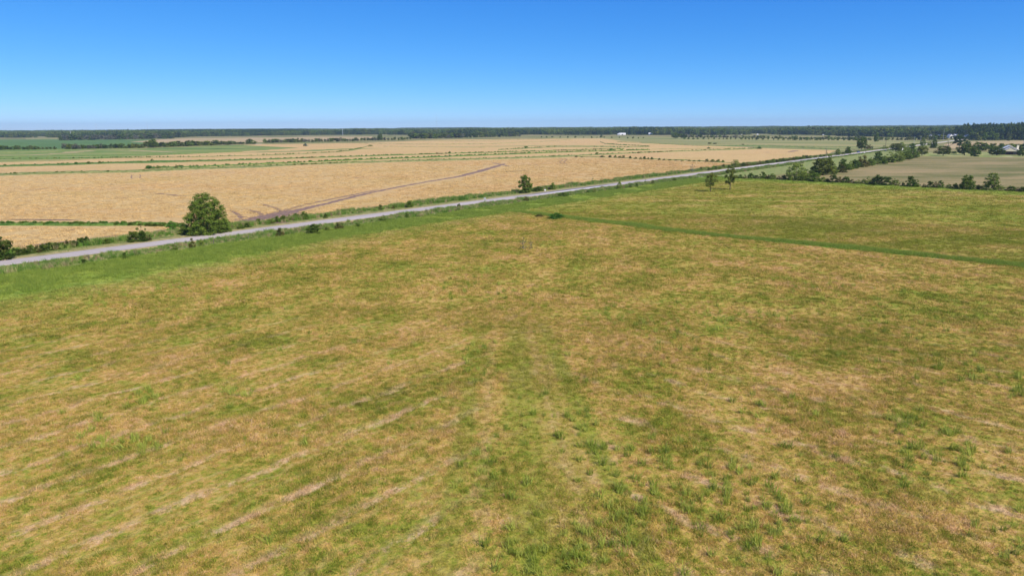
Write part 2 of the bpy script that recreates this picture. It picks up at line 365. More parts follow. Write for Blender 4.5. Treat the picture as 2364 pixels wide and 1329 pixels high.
def trunk(name, mat, clumps, base_r, top, seed, limbs=7, lean=.03, fork=.25):
    g = random.Random(seed); mb = MB(); p = [(0, 0, -.02)]; n = 6
    for i in range(1, n+1): p.append((g.uniform(-lean, lean)*i/n, g.uniform(-lean, lean)*i/n, top*i/n))
    mb.tube(p, [base_r*1.35]+[base_r*(1-.8*i/n) for i in range(1, n+1)], 7)
    idx = sorted(range(len(clumps)), key=lambda i: -clumps[i][3])[:limbs]
    for i in idx:
        c = clumps[i]; z0 = max(min(c[2]*.75, top*.95), top*fork); k = z0/top
        s = Vector((p[min(int(k*n), n)][0], p[min(int(k*n), n)][1], z0*.92)); e = Vector(c[:3])
        mid = s.lerp(e, .5)+Vector((0, 0, -.015)); r = base_r*(1-.7*k)*.6
        mb.tube([s, mid, e], [r, r*.65, r*.25], 5)
    return mb.mesh(name, mat)
def dome(z0, z1, wmax=.5, pw=.5):      # generic half-width profile, widest at 40 %
    def f(z):
        if z < z0 or z > z1: return 0
        u = (z-z0)/(z1-z0); return wmax*max(0, 1-abs((u-.42)/(.58 if u > .42 else .62))**2.2)**pw
    return f
PRO = {}
def kind(name, mat, nclump, rr, shape, n, leaf, seeds, asp=1., flat=.78, core=.6, tr=None, bark='bark', shrub=False):
    PRO[name] = []
    for sd_ in seeds:
        cl = ellipsoid_clumps(nclump, rr[0], rr[1], shape, sd_)
        c = crown('crown_'+name, FO[mat], cl, n, leaf, sd_, asp, flat, core)
        t_ = trunk('trunk_'+name, M[bark], cl, tr[0], tr[1], sd_, tr[2]) if tr else None
        PRO[name].append((c, t_, shrub))
big_shape = lambda z: float(np.interp(z, [0, .15, .4, .62, .8, .92, 1.], [.44, .5, .5, .43, .33, .22, .1]))
kind('great', 'mid', 230, (.05, .095), big_shape, 23000, .0115, [12], tr=(.028, .75, 16), core=.48)
kind('oak', 'dark', 46, (.08, .15), dome(.16, 1), 3600, .026, [21, 22], tr=(.03, .5, 9), core=.6)
kind('oak_light', 'olive', 44, (.08, .14), dome(.2, 1), 3400, .026, [23, 24], tr=(.03, .5, 9), core=.55)
up_shape = lambda z: .5*max(0, 1-max(0, (z-.3)/.74)**2)**.7*(.8+.2*min(1, z/.3))
kind('upright', 'mid', 60, (.08, .13), up_shape, 3600, .024, [31, 32], tr=(.022, .8, 9))
kind('upright_light', 'light', 56, (.075, .125), up_shape, 3200, .024, [33, 34], tr=(.02, .8, 9), core=.45)
kind('pair', 'olive', 26, (.075, .12), lambda z: 0 if z < .34 else .5*(1-((z-.5)/.52)**2 if z > .5 else 1)**.6*(.75+.25*math.sin(z*25)), 3400, .022, [41, 42, 43], tr=(.03, .85, 14), core=.4)
kind('bush', 'mid', 30, (.09, .17), lambda z: .5*(1-z**2.4)**.6, 2400, .032, [51, 52, 53], tr=(.02, .5, 5), shrub=True)
kind('bush_dark', 'dark', 30, (.09, .17), lambda z: .5*(1-z**2.6)**.6, 2400, .032, [54, 55], tr=(.02, .5, 5), shrub=True)
kind('bush_light', 'light', 28, (.08, .15), lambda z: .5*(1-z**2.0)**.6, 1800, .032, [56, 57], tr=(.018, .5, 5), shrub=True, core=.45)
kind('bush_bright', 'bright', 28, (.08, .15), lambda z: .5*(1-z**2.0)**.6, 1800, .034, [58, 59], tr=(.018, .5, 5), shrub=True, core=.5)
kind('bush_brown', 'brown', 26, (.08, .15), lambda z: .5*(1-z**2.2)**.6, 1800, .032, [60, 61], tr=(.018, .5, 5), shrub=True, core=.45)
kind('thin', 'light', 14, (.06, .12), dome(.15, 1, .5, .5), 500, .034, [71, 72], tr=(.02, .9, 10), core=.3)
kind('bare', 'grey', 16, (.06, .12), dome(.15, 1, .5, .5), 420, .03, [73], tr=(.02, .85, 14), core=0, bark='grey_bark')
kind('pine_tree', 'pine', 34, (.07, .13), lambda z: 0 if z < .3 else .5*(1-((z-.55)/.5)**2)**.5 if z < 1.05 else 0, 2600, .026, [81, 82], tr=(.02, .8, 9))
for k_, m_ in (('far', 'far'), ('far_dark', 'dark'), ('far_mid', 'mid'), ('far_olive', 'olive'), ('far_grey', 'grey'), ('far_pine', 'pine')):
    sh = dome(.0, 1, .5, .5) if k_ != 'far_pine' else (lambda z: .5*(1-max(0, (z-.45)/.6)**2)**.8*(.6+.4*min(1, z/.4)))
    kind(k_, m_, 13, (.14, .24), sh, 330, .07, [91+len(PRO)*3, 92+len(PRO)*3, 93+len(PRO)*3], core=.75, tr=(.03, .6, 4))

counter = {}
def plant(x, yt, yb, w, kn, label, cat='tree', group=None, name=None, var=None, sunk=0., rz=None):
    """a plant whose foot the photograph shows at x, yb, with its top at yt and w pixels wide"""
    b = P(x, yb); k = mpp(b); H = (yb-yt)*k/math.cos(PIT*.6)*1.02; Wd = w*k*1.02
    return plant_at(b, H, Wd, kn, label, cat, group, name, var, rz)
def plant_at(b, H, Wd, kn, label, cat='tree', group=None, name=None, var=None, rz=None):
    pl = PRO[kn]; i = counter.get(kn, 0); counter[kn] = i+1; c, t_, shrub = pl[(i if var is None else var) % len(pl)]
    small = kn.startswith('far')
    name = name or ('shrub' if cat in ('bush', 'shrub') else 'pine_tree' if 'pine' in kn else 'tree')
    rz = random.uniform(0, 6.28) if rz is None else rz
    if small and cat != 'tree':
        o = link(name, c); o.location = b; o.rotation_euler = (0, 0, rz); o.scale = (Wd, Wd, H)
        return tag(o, label, cat, group)
    e = empty(name, b, rz, (Wd, Wd, H)); tag(e, label, cat, group)
    link('foliage' if shrub else 'crown', c, e)
    if t_: link('stems' if shrub else 'trunk', t_, e)
    return e

# ------------------------------------------------------------------ the land
def sheet(name, pts, z, mat, n=0, kind_='structure', jit=0., label=None, cat=None):
    V = [(p[0], p[1], z) for p in pts]
    me = mesh(name, V, [tuple(range(len(V)))], mat)
    me.update()
    if me.polygons[0].normal.z < 0:
        me = mesh(name, V[::-1], [tuple(range(len(V)))], mat)
    o = link(name, me); tag(o, label, cat, kind=kind_); return o
def jitter(pts, amp, step):
    """insert points along the outline and displace them a little: a natural edge"""
    out = []
    for i in range(len(pts)):
        a = np.array(pts[i][:2]); b = np.array(pts[(i+1) % len(pts)][:2]); L = np.hypot(*(b-a)); n = max(1, min(160, int(L/step)))
        d = (b-a)/max(L, 1e-6); nn = np.array([-d[1], d[0]])
        for k in range(n):
            q = a+(b-a)*k/n; out.append(q+(nn*(vn(q[0], q[1], step*1.7)-.5)*2*amp if k else 0))
    return out
G = 12000
sheet('ground', [(-G, -2500), (G, -2500), (G, G), (-G, G)], 0, M['farground'])
sheet('green_field', [P(-900, 327), P(120, 322), P(395, 322.5), P(385, 337), P(150, 344), P(-900, 356)], .02, M['green_field'])
sheet('far_meadow', [P(60, 319.5), P(135, 319), P(140, 321.5), P(60, 322.5)], .02, M['pale_meadow'])
sheet('beige_field', [P(300, 327.5), P(400, 320.5), P(560, 318), P(860, 315.5), P(860, 322), P(590, 329), P(390, 331)], .03, M['beige_field'])
sheet('striped_field', jitter([P(-900, 402), P(-900, 356), P(0, 345.5), P(345, 342), P(590, 334), P(900, 333), P(1300, 320), P(1300, 352), P(700, 350), P(300, 366), P(0, 378)], 6, 60), .04, M['strips'])
sheet('pale_meadow', jitter([P(1250, 316.5), P(1560, 316.5), P(1990, 323), P(2150, 326), P(2075, 341), P(1985, 352), P(1930, 349), P(1600, 345), P(1400, 330)], 5, 60), .05, M['pale_meadow'])
# the big stubble field, up to the roadside
near = [rp(t, -16.5) for t in (-520, -300, -155, 0, 150, 330, 480)]
sheet('stubble_field', jitter(near+[P(1935, 347.5), P(1750, 342), P(1720, 340), P(1600, 335.5), P(1450, 327), P(1390, 320), P(1200, 321), P(1000, 323.5), P(850, 330), P(600, 333.5),
       P(560, 335.5), P(690, 341.5), P(590, 349.5), P(300, 363), P(150, 371), P(0, 375), P(-900, 392)], 5, 40), .06, M['stubble'])
# beige cut lanes inside the striped field, and the green strip inside the stubble
def lane(name, pts, w0, z, mat, amp=.4, step=6., kind_='structure', taper=True):
    """flat ribbon along points, of world width w0 (a number or one per point)"""
    pts = [np.array(p[:2], float) for p in pts]; ws = w0 if hasattr(w0, '__len__') else [w0]*len(pts)
    Q = []; Wd = []
    for i in range(len(pts)-1):
        L = np.hypot(*(pts[i+1]-pts[i])); n = max(2, min(400, int(L/step)))
        for k in range(n): Q.append(pts[i]+(pts[i+1]-pts[i])*k/n); Wd.append(ws[i]+(ws[i+1]-ws[i])*k/n)
    Q.append(pts[-1]); Wd.append(ws[-1]); Q = np.array(Q); Wd = np.array(Wd)
    d = np.gradient(Q, axis=0); d /= np.linalg.norm(d, axis=1)[:, None]+1e-9; nn = np.stack([-d[:, 1], d[:, 0]], 1)
    k = rng.uniform(1-amp, 1+amp, (2, len(Q)))
    if taper: Wd = Wd*np.clip(np.minimum(np.arange(len(Q)), np.arange(len(Q))[::-1])/4, .1, 1)
    A = Q+nn*(Wd/2*k[0])[:, None]; B = Q-nn*(Wd/2*k[1])[:, None]
    V = np.zeros((len(Q)*2, 3)); V[0::2, :2] = A; V[1::2, :2] = B; V[:, 2] = z
    Fc = [(2*i, 2*i+1, 2*i+3, 2*i+2) for i in range(len(Q)-1)]
    me = mesh(name, V, Fc, mat)
    if me.polygons and me.polygons[0].normal.z < 0: me = mesh(name, V, [f[::-1] for f in Fc], mat)
    return tag(link(name, me), kind=kind_)
lane('cut_lane', [P(-300, 361), P(0, 358.5), P(75, 358.3), P(156, 353.5), P(205, 347.5)], [10, 10, 12, 16, 30], .08, M['beige_field'])
lane('cut_lane', [P(0, 373.5), P(150, 369), P(300, 362.5), P(450, 356), P(600, 349), P(720, 342.5)], [6, 6, 8, 10, 26, 40], .09, M['stubble'])
lane('cut_lane', [P(230, 349), P(300, 347), P(350, 349.5), P(410, 352)], [8, 14, 10, 8], .09, M['beige_field'])
lane('green_strip', [P(560, 353), P(700, 349), P(800, 344.5), P(900, 342)], [30, 34, 28, 6], .10, M['strips'])
lane('green_strip', [P(330, 343), P(500, 344), P(630, 341.5)], [20, 40, 8], .10, M['green_field'])
lane('bare_sand', [P(1700, 341), P(1745, 340.5)], [6, 8], .10, M['gravel'])
lane('bare_sand', [P(590, 334), P(605, 332.8)], [14, 14], .10, M['gravel'])
lane('green_strip', [P(1000, 340), P(1200, 337.5), P(1330, 336.5), P(1440, 337.5)], [10, 22, 26, 10], .10, M['strips'])
# second meadow in front of the house, the mown verge right of the road, lawn at the house
sheet('brown_meadow', jitter([P(1722, 413), P(1850, 400), P(1960, 388), P(2060, 376), P(2125, 360.5), P(2500, 364), P(2600, 452), P(2364, 443)], 1.5, 30), .05, M['brown_meadow'])
sheet('lawn', jitter([P(2118, 361), P(2130, 353), P(2250, 352), P(2500, 352), P(2560, 366)], 1.5, 25), .06, M['lawn'])
sheet('dry_meadow', jitter([P(2165, 347), P(2190, 331), P(2240, 327), P(2340, 325), P(2500, 325), P(2500, 336), P(2330, 332), P(2230, 341)], 4, 40), .06, M['beige_field'])
sheet('mown_verge', [rp(t, 4) for t in (150, 400, 700, 1000)]+[P(2120, 347), P(2060, 366), P(1960, 384), P(1850, 398), P(1700, 412), rp(150, 22)], .055, M['mown_verge'])
# the pasture under the camera: a fine grid with gentle unevenness
def pasture():
    rr = np.concatenate([np.linspace(0, 30, 6)[:-1], 30*np.exp(np.linspace(0, math.log(900/30), 190))]); aa = np.radians(np.linspace(-75, 75, 241))
    A, Rr = np.meshgrid(aa, rr); X = np.sin(A)*Rr; Y = np.cos(A)*Rr-6
    Z = .08+vn(X, Y, 3.1)*.22*np.clip(1-Rr/300, .2, 1)+vn(X, Y, 14.)*.3*np.clip(1-Rr/500, 0, 1)
    s = sdist(X, Y); hd = X*HN[0]+Y*HN[1]-HC
    Z = np.where(s < 10, .12-.25*np.clip(1-abs(s-7)/3, 0, 1)+(vn(X, Y, 2.)-.5)*.15, Z)
    V = np.stack([X, Y, Z], -1).reshape(-1, 3); m_, n_ = X.shape; i = np.arange((m_-1)*(n_-1)); a = i//(n_-1)*n_+i % (n_-1)
    Q = np.stack([a, a+n_, a+n_+1, a+1], 1)
    sv = sdist(V[:, 0], V[:, 1]); hv = V[:, 0]*HN[0]+V[:, 1]*HN[1]-HC
    ok = (sv > 3.6) & (hv < 1.5); Q = Q[ok[Q].all(1)]
    me = mesh('pasture', V, Q, M['pasture'], smooth=True)
    if me.polygons[0].normal.z < 0: me.flip_normals()
    return tag(link('pasture', me), kind='structure')
pasture()

# road: a low crowned bank with shoulder, then patches
def road():
    ts = np.concatenate([np.linspace(-520, 300, 120), np.linspace(310, 1400, 90)])
    def rib(name, prof, mat, jit=0):
        V = []; n = len(prof)
        for t in ts:
            for s, z in prof: V.append(rp(t, s+(random.uniform(-jit, jit) if abs(s) == max(abs(prof[0][0]), abs(prof[-1][0])) else 0), z))
        Fc = [(i*n+j, (i+1)*n+j, (i+1)*n+j+1, i*n+j+1) for i in range(len(ts)-1) for j in range(n-1)]
        me = mesh(name, V, Fc, mat)
        if me.polygons[0].normal.z < 0: me = mesh(name, V, [f[::-1] for f in Fc], mat)
        return tag(link(name, me), kind='structure')
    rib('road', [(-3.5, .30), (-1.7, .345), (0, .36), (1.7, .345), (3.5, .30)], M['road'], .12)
    rib('road_shoulder', [(-8.5, .05), (-5.5, .2), (-3.4, .27), (3.4, .27), (4.6, .16), (5.4, .0)], M['shoulder'], .3)
    rib('field_verge', [(-17.2, .10), (-12, .09), (-9.5, .02), (-8.0, .09)], M['levee_dull'], .3)
    rib('field_margin', [(-19.5, .085), (-16.8, .11)], M['mud'], .9)
road()
def tpx(x, s):  # distance along the road at which the photograph's column x meets the line s metres off its centre
    ts = np.linspace(-600, 1500, 4201); q = RA[None]+ts[:, None]*RD+RN*s
    rel = np.concatenate([q, np.full((len(q), 1), -CAMH)], 1); px = CX+FPX*(rel @ R)/(rel @ F); ok = (rel @ F) > 5
    return float(ts[ok][np.argmin(abs(px[ok]-x))])
lane('asphalt_patch', [rp(tpx(x, -1.4), -1.3) for x in (1185, 1230, 1300, 1380, 1435)], [1.2, 2.2, 2.6, 2.4, 1.2], .375, M['dark_asphalt'], .12, 4)
lane('asphalt_patch', [rp(tpx(x, 1.9), 1.9) for x in (1205, 1280, 1360, 1430)], [1.6, 2.6, 2.7, 1.6], .375, M['pale_asphalt'], .08, 4)
lane('asphalt_patch', [rp(tpx(x, 0), .1) for x in (1795, 1840, 1880)], [1., 1.6, 1.], .38, M['dark_asphalt'], .12, 4)
lane('driveway', [rp(tpx(1594, 5), 3.6), P(1600, 409.3), P(1606, 411)], [16, 13, 9], .29, M['pale_asphalt'], .15, 2, taper=False)
lane('gravel_pullout', [rp(tpx(1130, 4.5), 4.5), rp(tpx(1185, 4.5), 4.6)], [2., 1.6], .24, M['gravel'], .3, 2)

# levees in the rice field: low grown banks, from the edges seen in the photograph
def levee(rows, h=.9, mat='levee', name='levee', rough=.35, z0=.05):
    rows = np.array(rows, float); n = int(max(8, min(260, np.hypot(*(P(*rows[-1, [0, 2]])[:2]-P(*rows[0, [0, 2]])[:2]))/5)))
    xs = np.linspace(rows[0, 0], rows[-1, 0], n)
    if rows[0, 0] > rows[-1, 0]: xs = xs[::-1]; o = rows[::-1]; yt = np.interp(xs, o[:, 0], o[:, 1]); yb = np.interp(xs, o[:, 0], o[:, 2])
    else: yt = np.interp(xs, rows[:, 0], rows[:, 1]); yb = np.interp(xs, rows[:, 0], rows[:, 2])
    V = []
    for i, (x, a, b) in enumerate(zip(xs, yt, yb)):
        hh = h*(1+rng.uniform(-rough, rough)); nb = P(x, b+rng.uniform(-.25, .25)); fr = P(x, a, h)
        d = fr[:2]-nb[:2]; L = max(np.hypot(*d), 2.5); dr = nb[:2]/np.hypot(*nb[:2])
        for k, z in ((-.05, z0), (.18, hh*.75), (.5, hh), (.85, hh*.9), (1.1, z0)):
            q = nb[:2]+dr*L*(k+rng.uniform(-.05, .05)); V.append((q[0], q[1], z))
    Fc = [(i*5+j, (i+1)*5+j, (i+1)*5+j+1, i*5+j+1) for i in range(n-1) for j in range(4)]
    me = mesh(name, V, Fc, M[mat]); 
    if sum(p.normal.z for p in me.polygons) < 0: me.flip_normals()
    return tag(link(name, me), kind='structure')
levee([(-300, 404, 413), (0, 398.5, 406), (150, 394.5, 401), (300, 392, 398.5), (450, 386, 391.5), (600, 380.5, 387), (700, 376, 380.5), (850, 371.5, 376), (1000, 367, 372), (1150, 363.5, 367.5), (1300, 358.5, 363),
       (1400, 354.5, 357.5), (1500, 349.5, 352.5), (1600, 346.5, 349), (1700, 343.5, 346), (1757, 341, 343.5)], .8, 'levee_dull')
levee([(-300, 383, 389), (0, 380.5, 385.5), (150, 376, 382), (250, 373, 378), (350, 370, 376.5), (450, 369, 373.5), (520, 368, 372), (600, 366.5, 370), (700, 362.8, 365.5), (850, 359, 361.5), (1000, 353.8, 356), (1150, 350.6, 352.5),
       (1250, 347.8, 349.4), (1350, 345, 346.2), (1440, 343.6, 344.6)], .7)
levee([(338, 384.5, 389), (400, 384, 388), (470, 382, 385.5), (600, 377.5, 380), (700, 373.5, 376), (850, 367, 369.3), (1000, 361, 364), (1150, 355.3, 358), (1250, 351.8, 354), (1335, 349, 351), (1437, 347, 348.6), (1500, 345, 346.5)], .8)
levee([(-300, 369, 371), (0, 366.5, 368), (150, 365.3, 366.8), (450, 361.3, 362.8), (600, 358, 359.5), (700, 354.3, 355.8), (780, 350, 351.5), (820, 344.5, 346.5), (838, 340, 342), (848, 336.5, 338.5)], .5)
levee([(-200, 352.8, 353.6), (0, 352, 353), (200, 349.5, 350.4)], .4, 'levee_dull')
levee([(0, 361.5, 362.7), (200, 359.5, 360.5), (420, 354.5, 355.5), (560, 350, 351)], .4)
levee([(600, 330.5, 331.2), (800, 329.8, 330.6), (969, 332.6, 333.4), (1121, 332, 332.8), (1200, 328.3, 329.2), (1268, 325.4, 326.2), (1320, 321, 321.8)], .5, 'levee_dull')
levee([(944, 324, 324.7), (1070, 325.2, 326), (1200, 321.8, 322.4), (1318, 318.8, 319.4)], .5, 'levee_dull')
levee([(885, 337.5, 338.4), (1037, 339.2, 340.2), (1120, 340, 340.8)], .4, 'levee_dull')
levee([(1150, 345.2, 346.4), (1210, 342, 343.6), (1285, 337.8, 339.2), (1370, 338.2, 339.6), (1454, 339.2, 340.4), (1498, 337.8, 339)], .5)
levee([(1385, 326, 328), (1398, 331.2, 332.8), (1430, 333.6, 335), (1480, 335.4, 337), (1500, 337.3, 338.6)], .6)
levee([(1425, 326.8, 327.8), (1504, 330.2, 331.4), (1600, 335.4, 336.4), (1718, 335.8, 337.2), (1837, 339, 340.2), (1930, 344, 345.4)], .5)
levee([(1504, 344.2, 345), (1600, 342.4, 343.6), (1700, 340.6, 341.6)], .4, 'levee_dull')
levee([(1634, 329.8, 330.8), (1718, 333.8, 334.6), (1838, 336.6, 337.6), (1985, 341, 342.2)], .4, 'levee_dull')
levee([(-160, 511, 521.5), (0, 512, 521), (200, 513.5, 522), (300, 515.5, 521.5), (372, 517.5, 522)], .75, 'levee')
levee([(372, 517, 522.5), (400, 518, 524), (432, 519, 527)], .75, 'levee')
levee([(1335, 361.2, 362.6), (1400, 362.2, 363.8), (1500, 366, 367.6), (1600, 370, 371.4), (1688, 374.8, 376.6)], .5, 'levee')

# muddy tyre tracks
MZ = [.085]
def mud(pts, w, step=1.5, amp=.45):
    MZ[0] += .003; return lane('mud_track', [P(*q) for q in pts], w, MZ[0], M['mud'], amp, step)
mud([(545, 518), (600, 505), (650, 494), (700, 483), (760, 469), (830, 451), (900, 436), (980, 421), (1060, 408), (1110, 395), (1150, 383), (1166, 378.5)], [8, 10, 7, 4, 2.6, 3.2, 2.4, 2.6, 3.4, 5, 4, 2])
mud([(556, 521), (600, 512), (650, 500), (690, 487)], [8, 15, 12, 4], 1.5, .5)
mud([(570, 508), (640, 491), (700, 474), (800, 453), (880, 437)], [2.5, 3, 2, 1.8, 1])
mud([(545, 497), (575, 505), (580, 512), (560, 521)], [1, 2, 2.5, 3]); mud([(560, 481), (600, 492), (612, 503), (600, 513)], [1, 1.6, 2.2, 2.5])
mud([(530, 484), (552, 497), (556, 508)], [1, 1.5, 1.8]); mud([(600, 470), (640, 482), (655, 490)], [1, 1.6, 2])
mud([(1135, 376), (1160, 381), (1178, 385)], [2, 3, 1.5]); mud([(1150, 379), (1172, 377.5)], [2, 2])
mud([(1290, 364.5), (1300, 369), (1292, 374), (1300, 381)], [.8, 1, 1, .6]); mud([(1300, 365), (1309, 369), (1301, 375), (1311, 382)], [.8, 1, 1, .6])
mud([(1219, 380), (1226, 383)], [.8, 1.2]); mud([(1236, 380), (1243, 383)], [.8, 1.2])
for x_, y_ in ((302, 403), (322, 403)): mud([(x_, y_), (x_+3, y_+4), (x_, y_+7), (x_+6, y_+11)], [.4, .5, .6, .5])
mud([(70, 438.5), (112, 435.5)], [1.5, 2]); mud([(260, 437), (310, 432)], [1.4, 1.2]); mud([(300, 442), (350, 438)], [1.4, 1.2]); mud([(345, 445), (410, 452), (440, 454)], [1, 1.4, 1])
mud([(800, 412), (838, 410.5)], [2, 2.5]); mud([(987, 401), (1012, 400)], [2, 2.5]); mud([(230, 412), (254, 411)], [1.6, 1.6]); mud([(365, 405), (383, 403)], [1.6, 1.4])
mud([(1160, 398.5), (1228, 392.5)], [1.8, 1.6]); mud([(1516, 379), (1540, 378)], [1.8, 1.6]); mud([(1410, 375), (1425, 375.5)], [1.6, 1.6])
mud([(0, 507.5), (100, 508), (190, 509)], [1.2, 1.8, 1]); mud([(106, 538), (135, 530.5)], [.8, 1.3]); mud([(146, 537), (176, 529)], [.7, 1.1]); mud([(88, 540), (95, 539)], [.8, .8])
mud([(345, 538), (370, 533), (402, 532)], [2, 4, 2.5]); mud([(40, 571), (120, 563), (190, 556), (260, 546), (300, 542)], [3, 1.5, 1.6, 1.6, 1])
mud([(1765, 352.5), (1778, 352)], [4, 4]); mud([(1820, 351), (1842, 348)], [5, 6]); mud([(1690, 360), (1700, 359.5)], [3, 3])

# ------------------------------------------------------------------ trees and shrubs one by one
plant(480, 449, 541, 100, 'great', 'large dense round tree beside the road at the edge of the stubble field', 'tree', rz=.6)
plant(6, 547, 601, 62, 'bush_dark', 'tall dark bush cut by the left edge of the picture beside the road', 'bush', name='bush')
plant(247, 549, 563, 17, 'bush', 'small round green bush in the roadside weeds left of the feathery shrub', 'bush', name='bush')
plant(308, 533, 559, 29, 'bush_dark', 'dark round bush directly left of the feathery roadside shrub', 'bush', name='bush')
plant(329, 514, 558, 27, 'thin', 'feathery upright shrub with sparse top between two dark bushes', 'shrub', name='shrub')
plant(331, 532, 559, 22, 'bush_dark', 'dark bush growing round the foot of the feathery shrub', 'bush', name='bush')
plant(345, 541, 557, 14, 'bush_brown', 'small brownish bush right of the feathery roadside shrub', 'bush', name='bush')
plant(398, 510, 532, 30, 'bush_bright', 'bright green bush at the end of the green bank', 'bush', name='bush')
plant(425, 513, 541, 28, 'bush_light', 'pale green bush touching the left side of the large round tree', 'bush', name='bush')
plant(524, 515, 538, 22, 'bush', 'low green bush touching the right side of the large round tree', 'bush', name='bush')
plant(597, 504, 518, 14, 'bush_dark', 'small dark bush at the start of the muddy tyre tracks', 'bush', name='bush')
plant(703, 488, 506, 22, 'bush', 'rounded green bush on the field side of the road beneath the long mud track', 'bush', name='bush')
plant(752, 493, 504, 13, 'bush_dark', 'small dark bush on the field side of the road, right of the rounded green one', 'bush', name='bush')
plant(878, 472, 485, 12, 'bush_dark', 'small dark bush on the field side, left of the pale green roadside bush', 'bush', name='bush')
plant(946, 462, 479, 20, 'bush', 'green bush on the field side of the road left of the small white sign', 'bush', name='bush')
plant(908, 474, 482, 10, 'bush_brown', 'small brownish bush between two green bushes on the field side of the road', 'bush', name='bush')
plant(1212, 404, 446, 36, 'upright', 'upright leafy tree across the road from the pasture with a ragged top', 'tree', var=0)
plant(1242, 430, 442, 30, 'bush_dark', 'low dark bush at the right foot of the upright leafy tree', 'bush', name='bush')
plant(1276, 422, 438, 16, 'bush', 'compact round bush alone right of the upright leafy tree', 'bush', name='bush')
plant(1369, 411, 424, 7, 'thin', 'left of two thin saplings on the far verge of the road', 'sapling', name='sapling')
plant(1388, 409, 423, 7, 'thin', 'right of two thin saplings on the far verge of the road', 'sapling', name='sapling')
plant(1460, 404, 412, 5, 'thin', 'tiny thin sapling on the far verge near the middle of the straight road', 'sapling', name='sapling')
plant(1598, 380, 397, 16, 'bare', 'grey half-bare shrub on the far verge above the driveway', 'shrub', name='shrub')
plant(1618, 385, 393, 6, 'bush_dark', 'small dark bush right of the grey half-bare shrub', 'bush', name='bush')
plant(1670, 379, 388, 11, 'bush_dark', 'dark bush on the far verge just left of the spreading hedge bush', 'bush', name='bush')
plant(1697, 369, 387, 22, 'upright_light', 'spreading light green bush where the field hedge meets the road', 'bush', name='bush')
plant(1907, 349, 364, 8, 'thin', 'thin sparse sapling standing up above the far road edge', 'sapling', name='sapling')
plant(1934, 344, 359, 15, 'upright_light', 'light green roadside tree, left of two before the blue car', 'tree')
plant(1957, 338, 356, 15, 'upright', 'green roadside tree, right of two before the blue car', 'tree')
plant(1946, 351, 358, 10, 'bush_dark', 'low bush between the two roadside trees near the blue car', 'bush', name='bush')
plant(1989, 320, 346, 25, 'oak', 'dark dense tree beyond the blue car next to a utility pole', 'tree')
plant(2007, 334, 345, 17, 'bush_brown', 'brownish bush right of the dark dense tree and utility pole', 'bush', name='bush')
plant(2043, 336, 345, 20, 'bush_light', 'pale low bush at the foot of the second utility pole', 'bush', name='bush')
# near verge
plant(647, 526, 547, 24, 'bush_brown', 'dark brownish bush on the near verge left of the large round green one', 'bush', name='bush')
plant(725, 517, 542, 44, 'bush_dark', 'largest round dark green bush on the near verge of the road', 'bush', name='bush')
plant(783, 513, 531, 28, 'bush_brown', 'dark reddish bush right of the largest round bush on the near verge', 'bush', name='bush')
plant(756, 522, 536, 22, 'bush_light', 'pale weedy bush between the largest round bush and the reddish one', 'bush', name='bush')
plant(885, 497, 513, 26, 'bush_light', 'pale green rounded bush on the near verge', 'bush', name='bush')
plant(940, 490, 505, 11, 'bush', 'narrow upright green bush on the near verge', 'bush', name='bush')
plant(826, 514, 526, 18, 'bush', 'small green bush right of the dark reddish bush', 'bush', name='bush')
plant(445, 550, 576, 19, 'bush_brown', 'dark brown bush standing before the pavement below the large round tree', 'bush', name='bush')
plant(466, 551, 570, 20, 'bush_light', 'pale bush right behind the dark brown bush on the near verge', 'bush', name='bush')
plant(404, 563, 581, 22, 'bush_light', 'pale weedy bush left of the dark brown bush on the near verge', 'bush', name='bush')
plant(290, 582, 600, 17, 'bush', 'green bush on the near verge left of the pale weedy bush', 'bush', name='bush')
plant(195, 598, 611, 15, 'bush_dark', 'small dark bush on the near verge far to the left', 'bush', name='bush')
plant(1060, 470, 482, 12, 'bush_dark', 'small dark bush on the near verge left of the small white sign', 'bush', name='bush')
plant(1215, 454, 466, 15, 'bush_brown', 'brown bush on the near verge at the start of the dark asphalt', 'bush', name='bush')
plant(1300, 444, 456, 26, 'bush_olive' if 'bush_olive' in PRO else 'bush', 'wide low bush on the near verge alongside the dark asphalt', 'bush', name='bush')
plant(1372, 433, 447, 9, 'upright_light', 'narrow pale shrub on the near verge alongside the dark asphalt', 'shrub', name='shrub')
plant(1357, 440, 448, 10, 'bush', 'low bush left of the narrow pale shrub on the near verge', 'bush', name='bush')
plant(1430, 419, 438, 13, 'upright_light', 'small upright tree at the end of the dark asphalt', 'tree')
plant(1455, 426, 434, 9, 'bush', 'low bush just right of the small upright tree by the dark asphalt', 'bush', name='bush')
plant(1469, 422, 433, 8, 'bush_dark', 'small dark bush right of the small upright tree', 'bush', name='bush')
plant(1507, 416, 426, 12, 'bush_brown', 'brownish bush on the near verge between small tree and driveway', 'bush', name='bush')
plant(1490, 414, 424, 6, 'thin', 'thin sapling on the near verge left of the brownish bush', 'sapling', name='sapling')
plant(1556, 411, 419, 18, 'bush', 'low green bush on the near verge left of the driveway', 'bush', name='bush')
plant(1592, 406, 412, 9, 'bush_dark', 'small dark bush at the pale driveway', 'bush', name='bush')
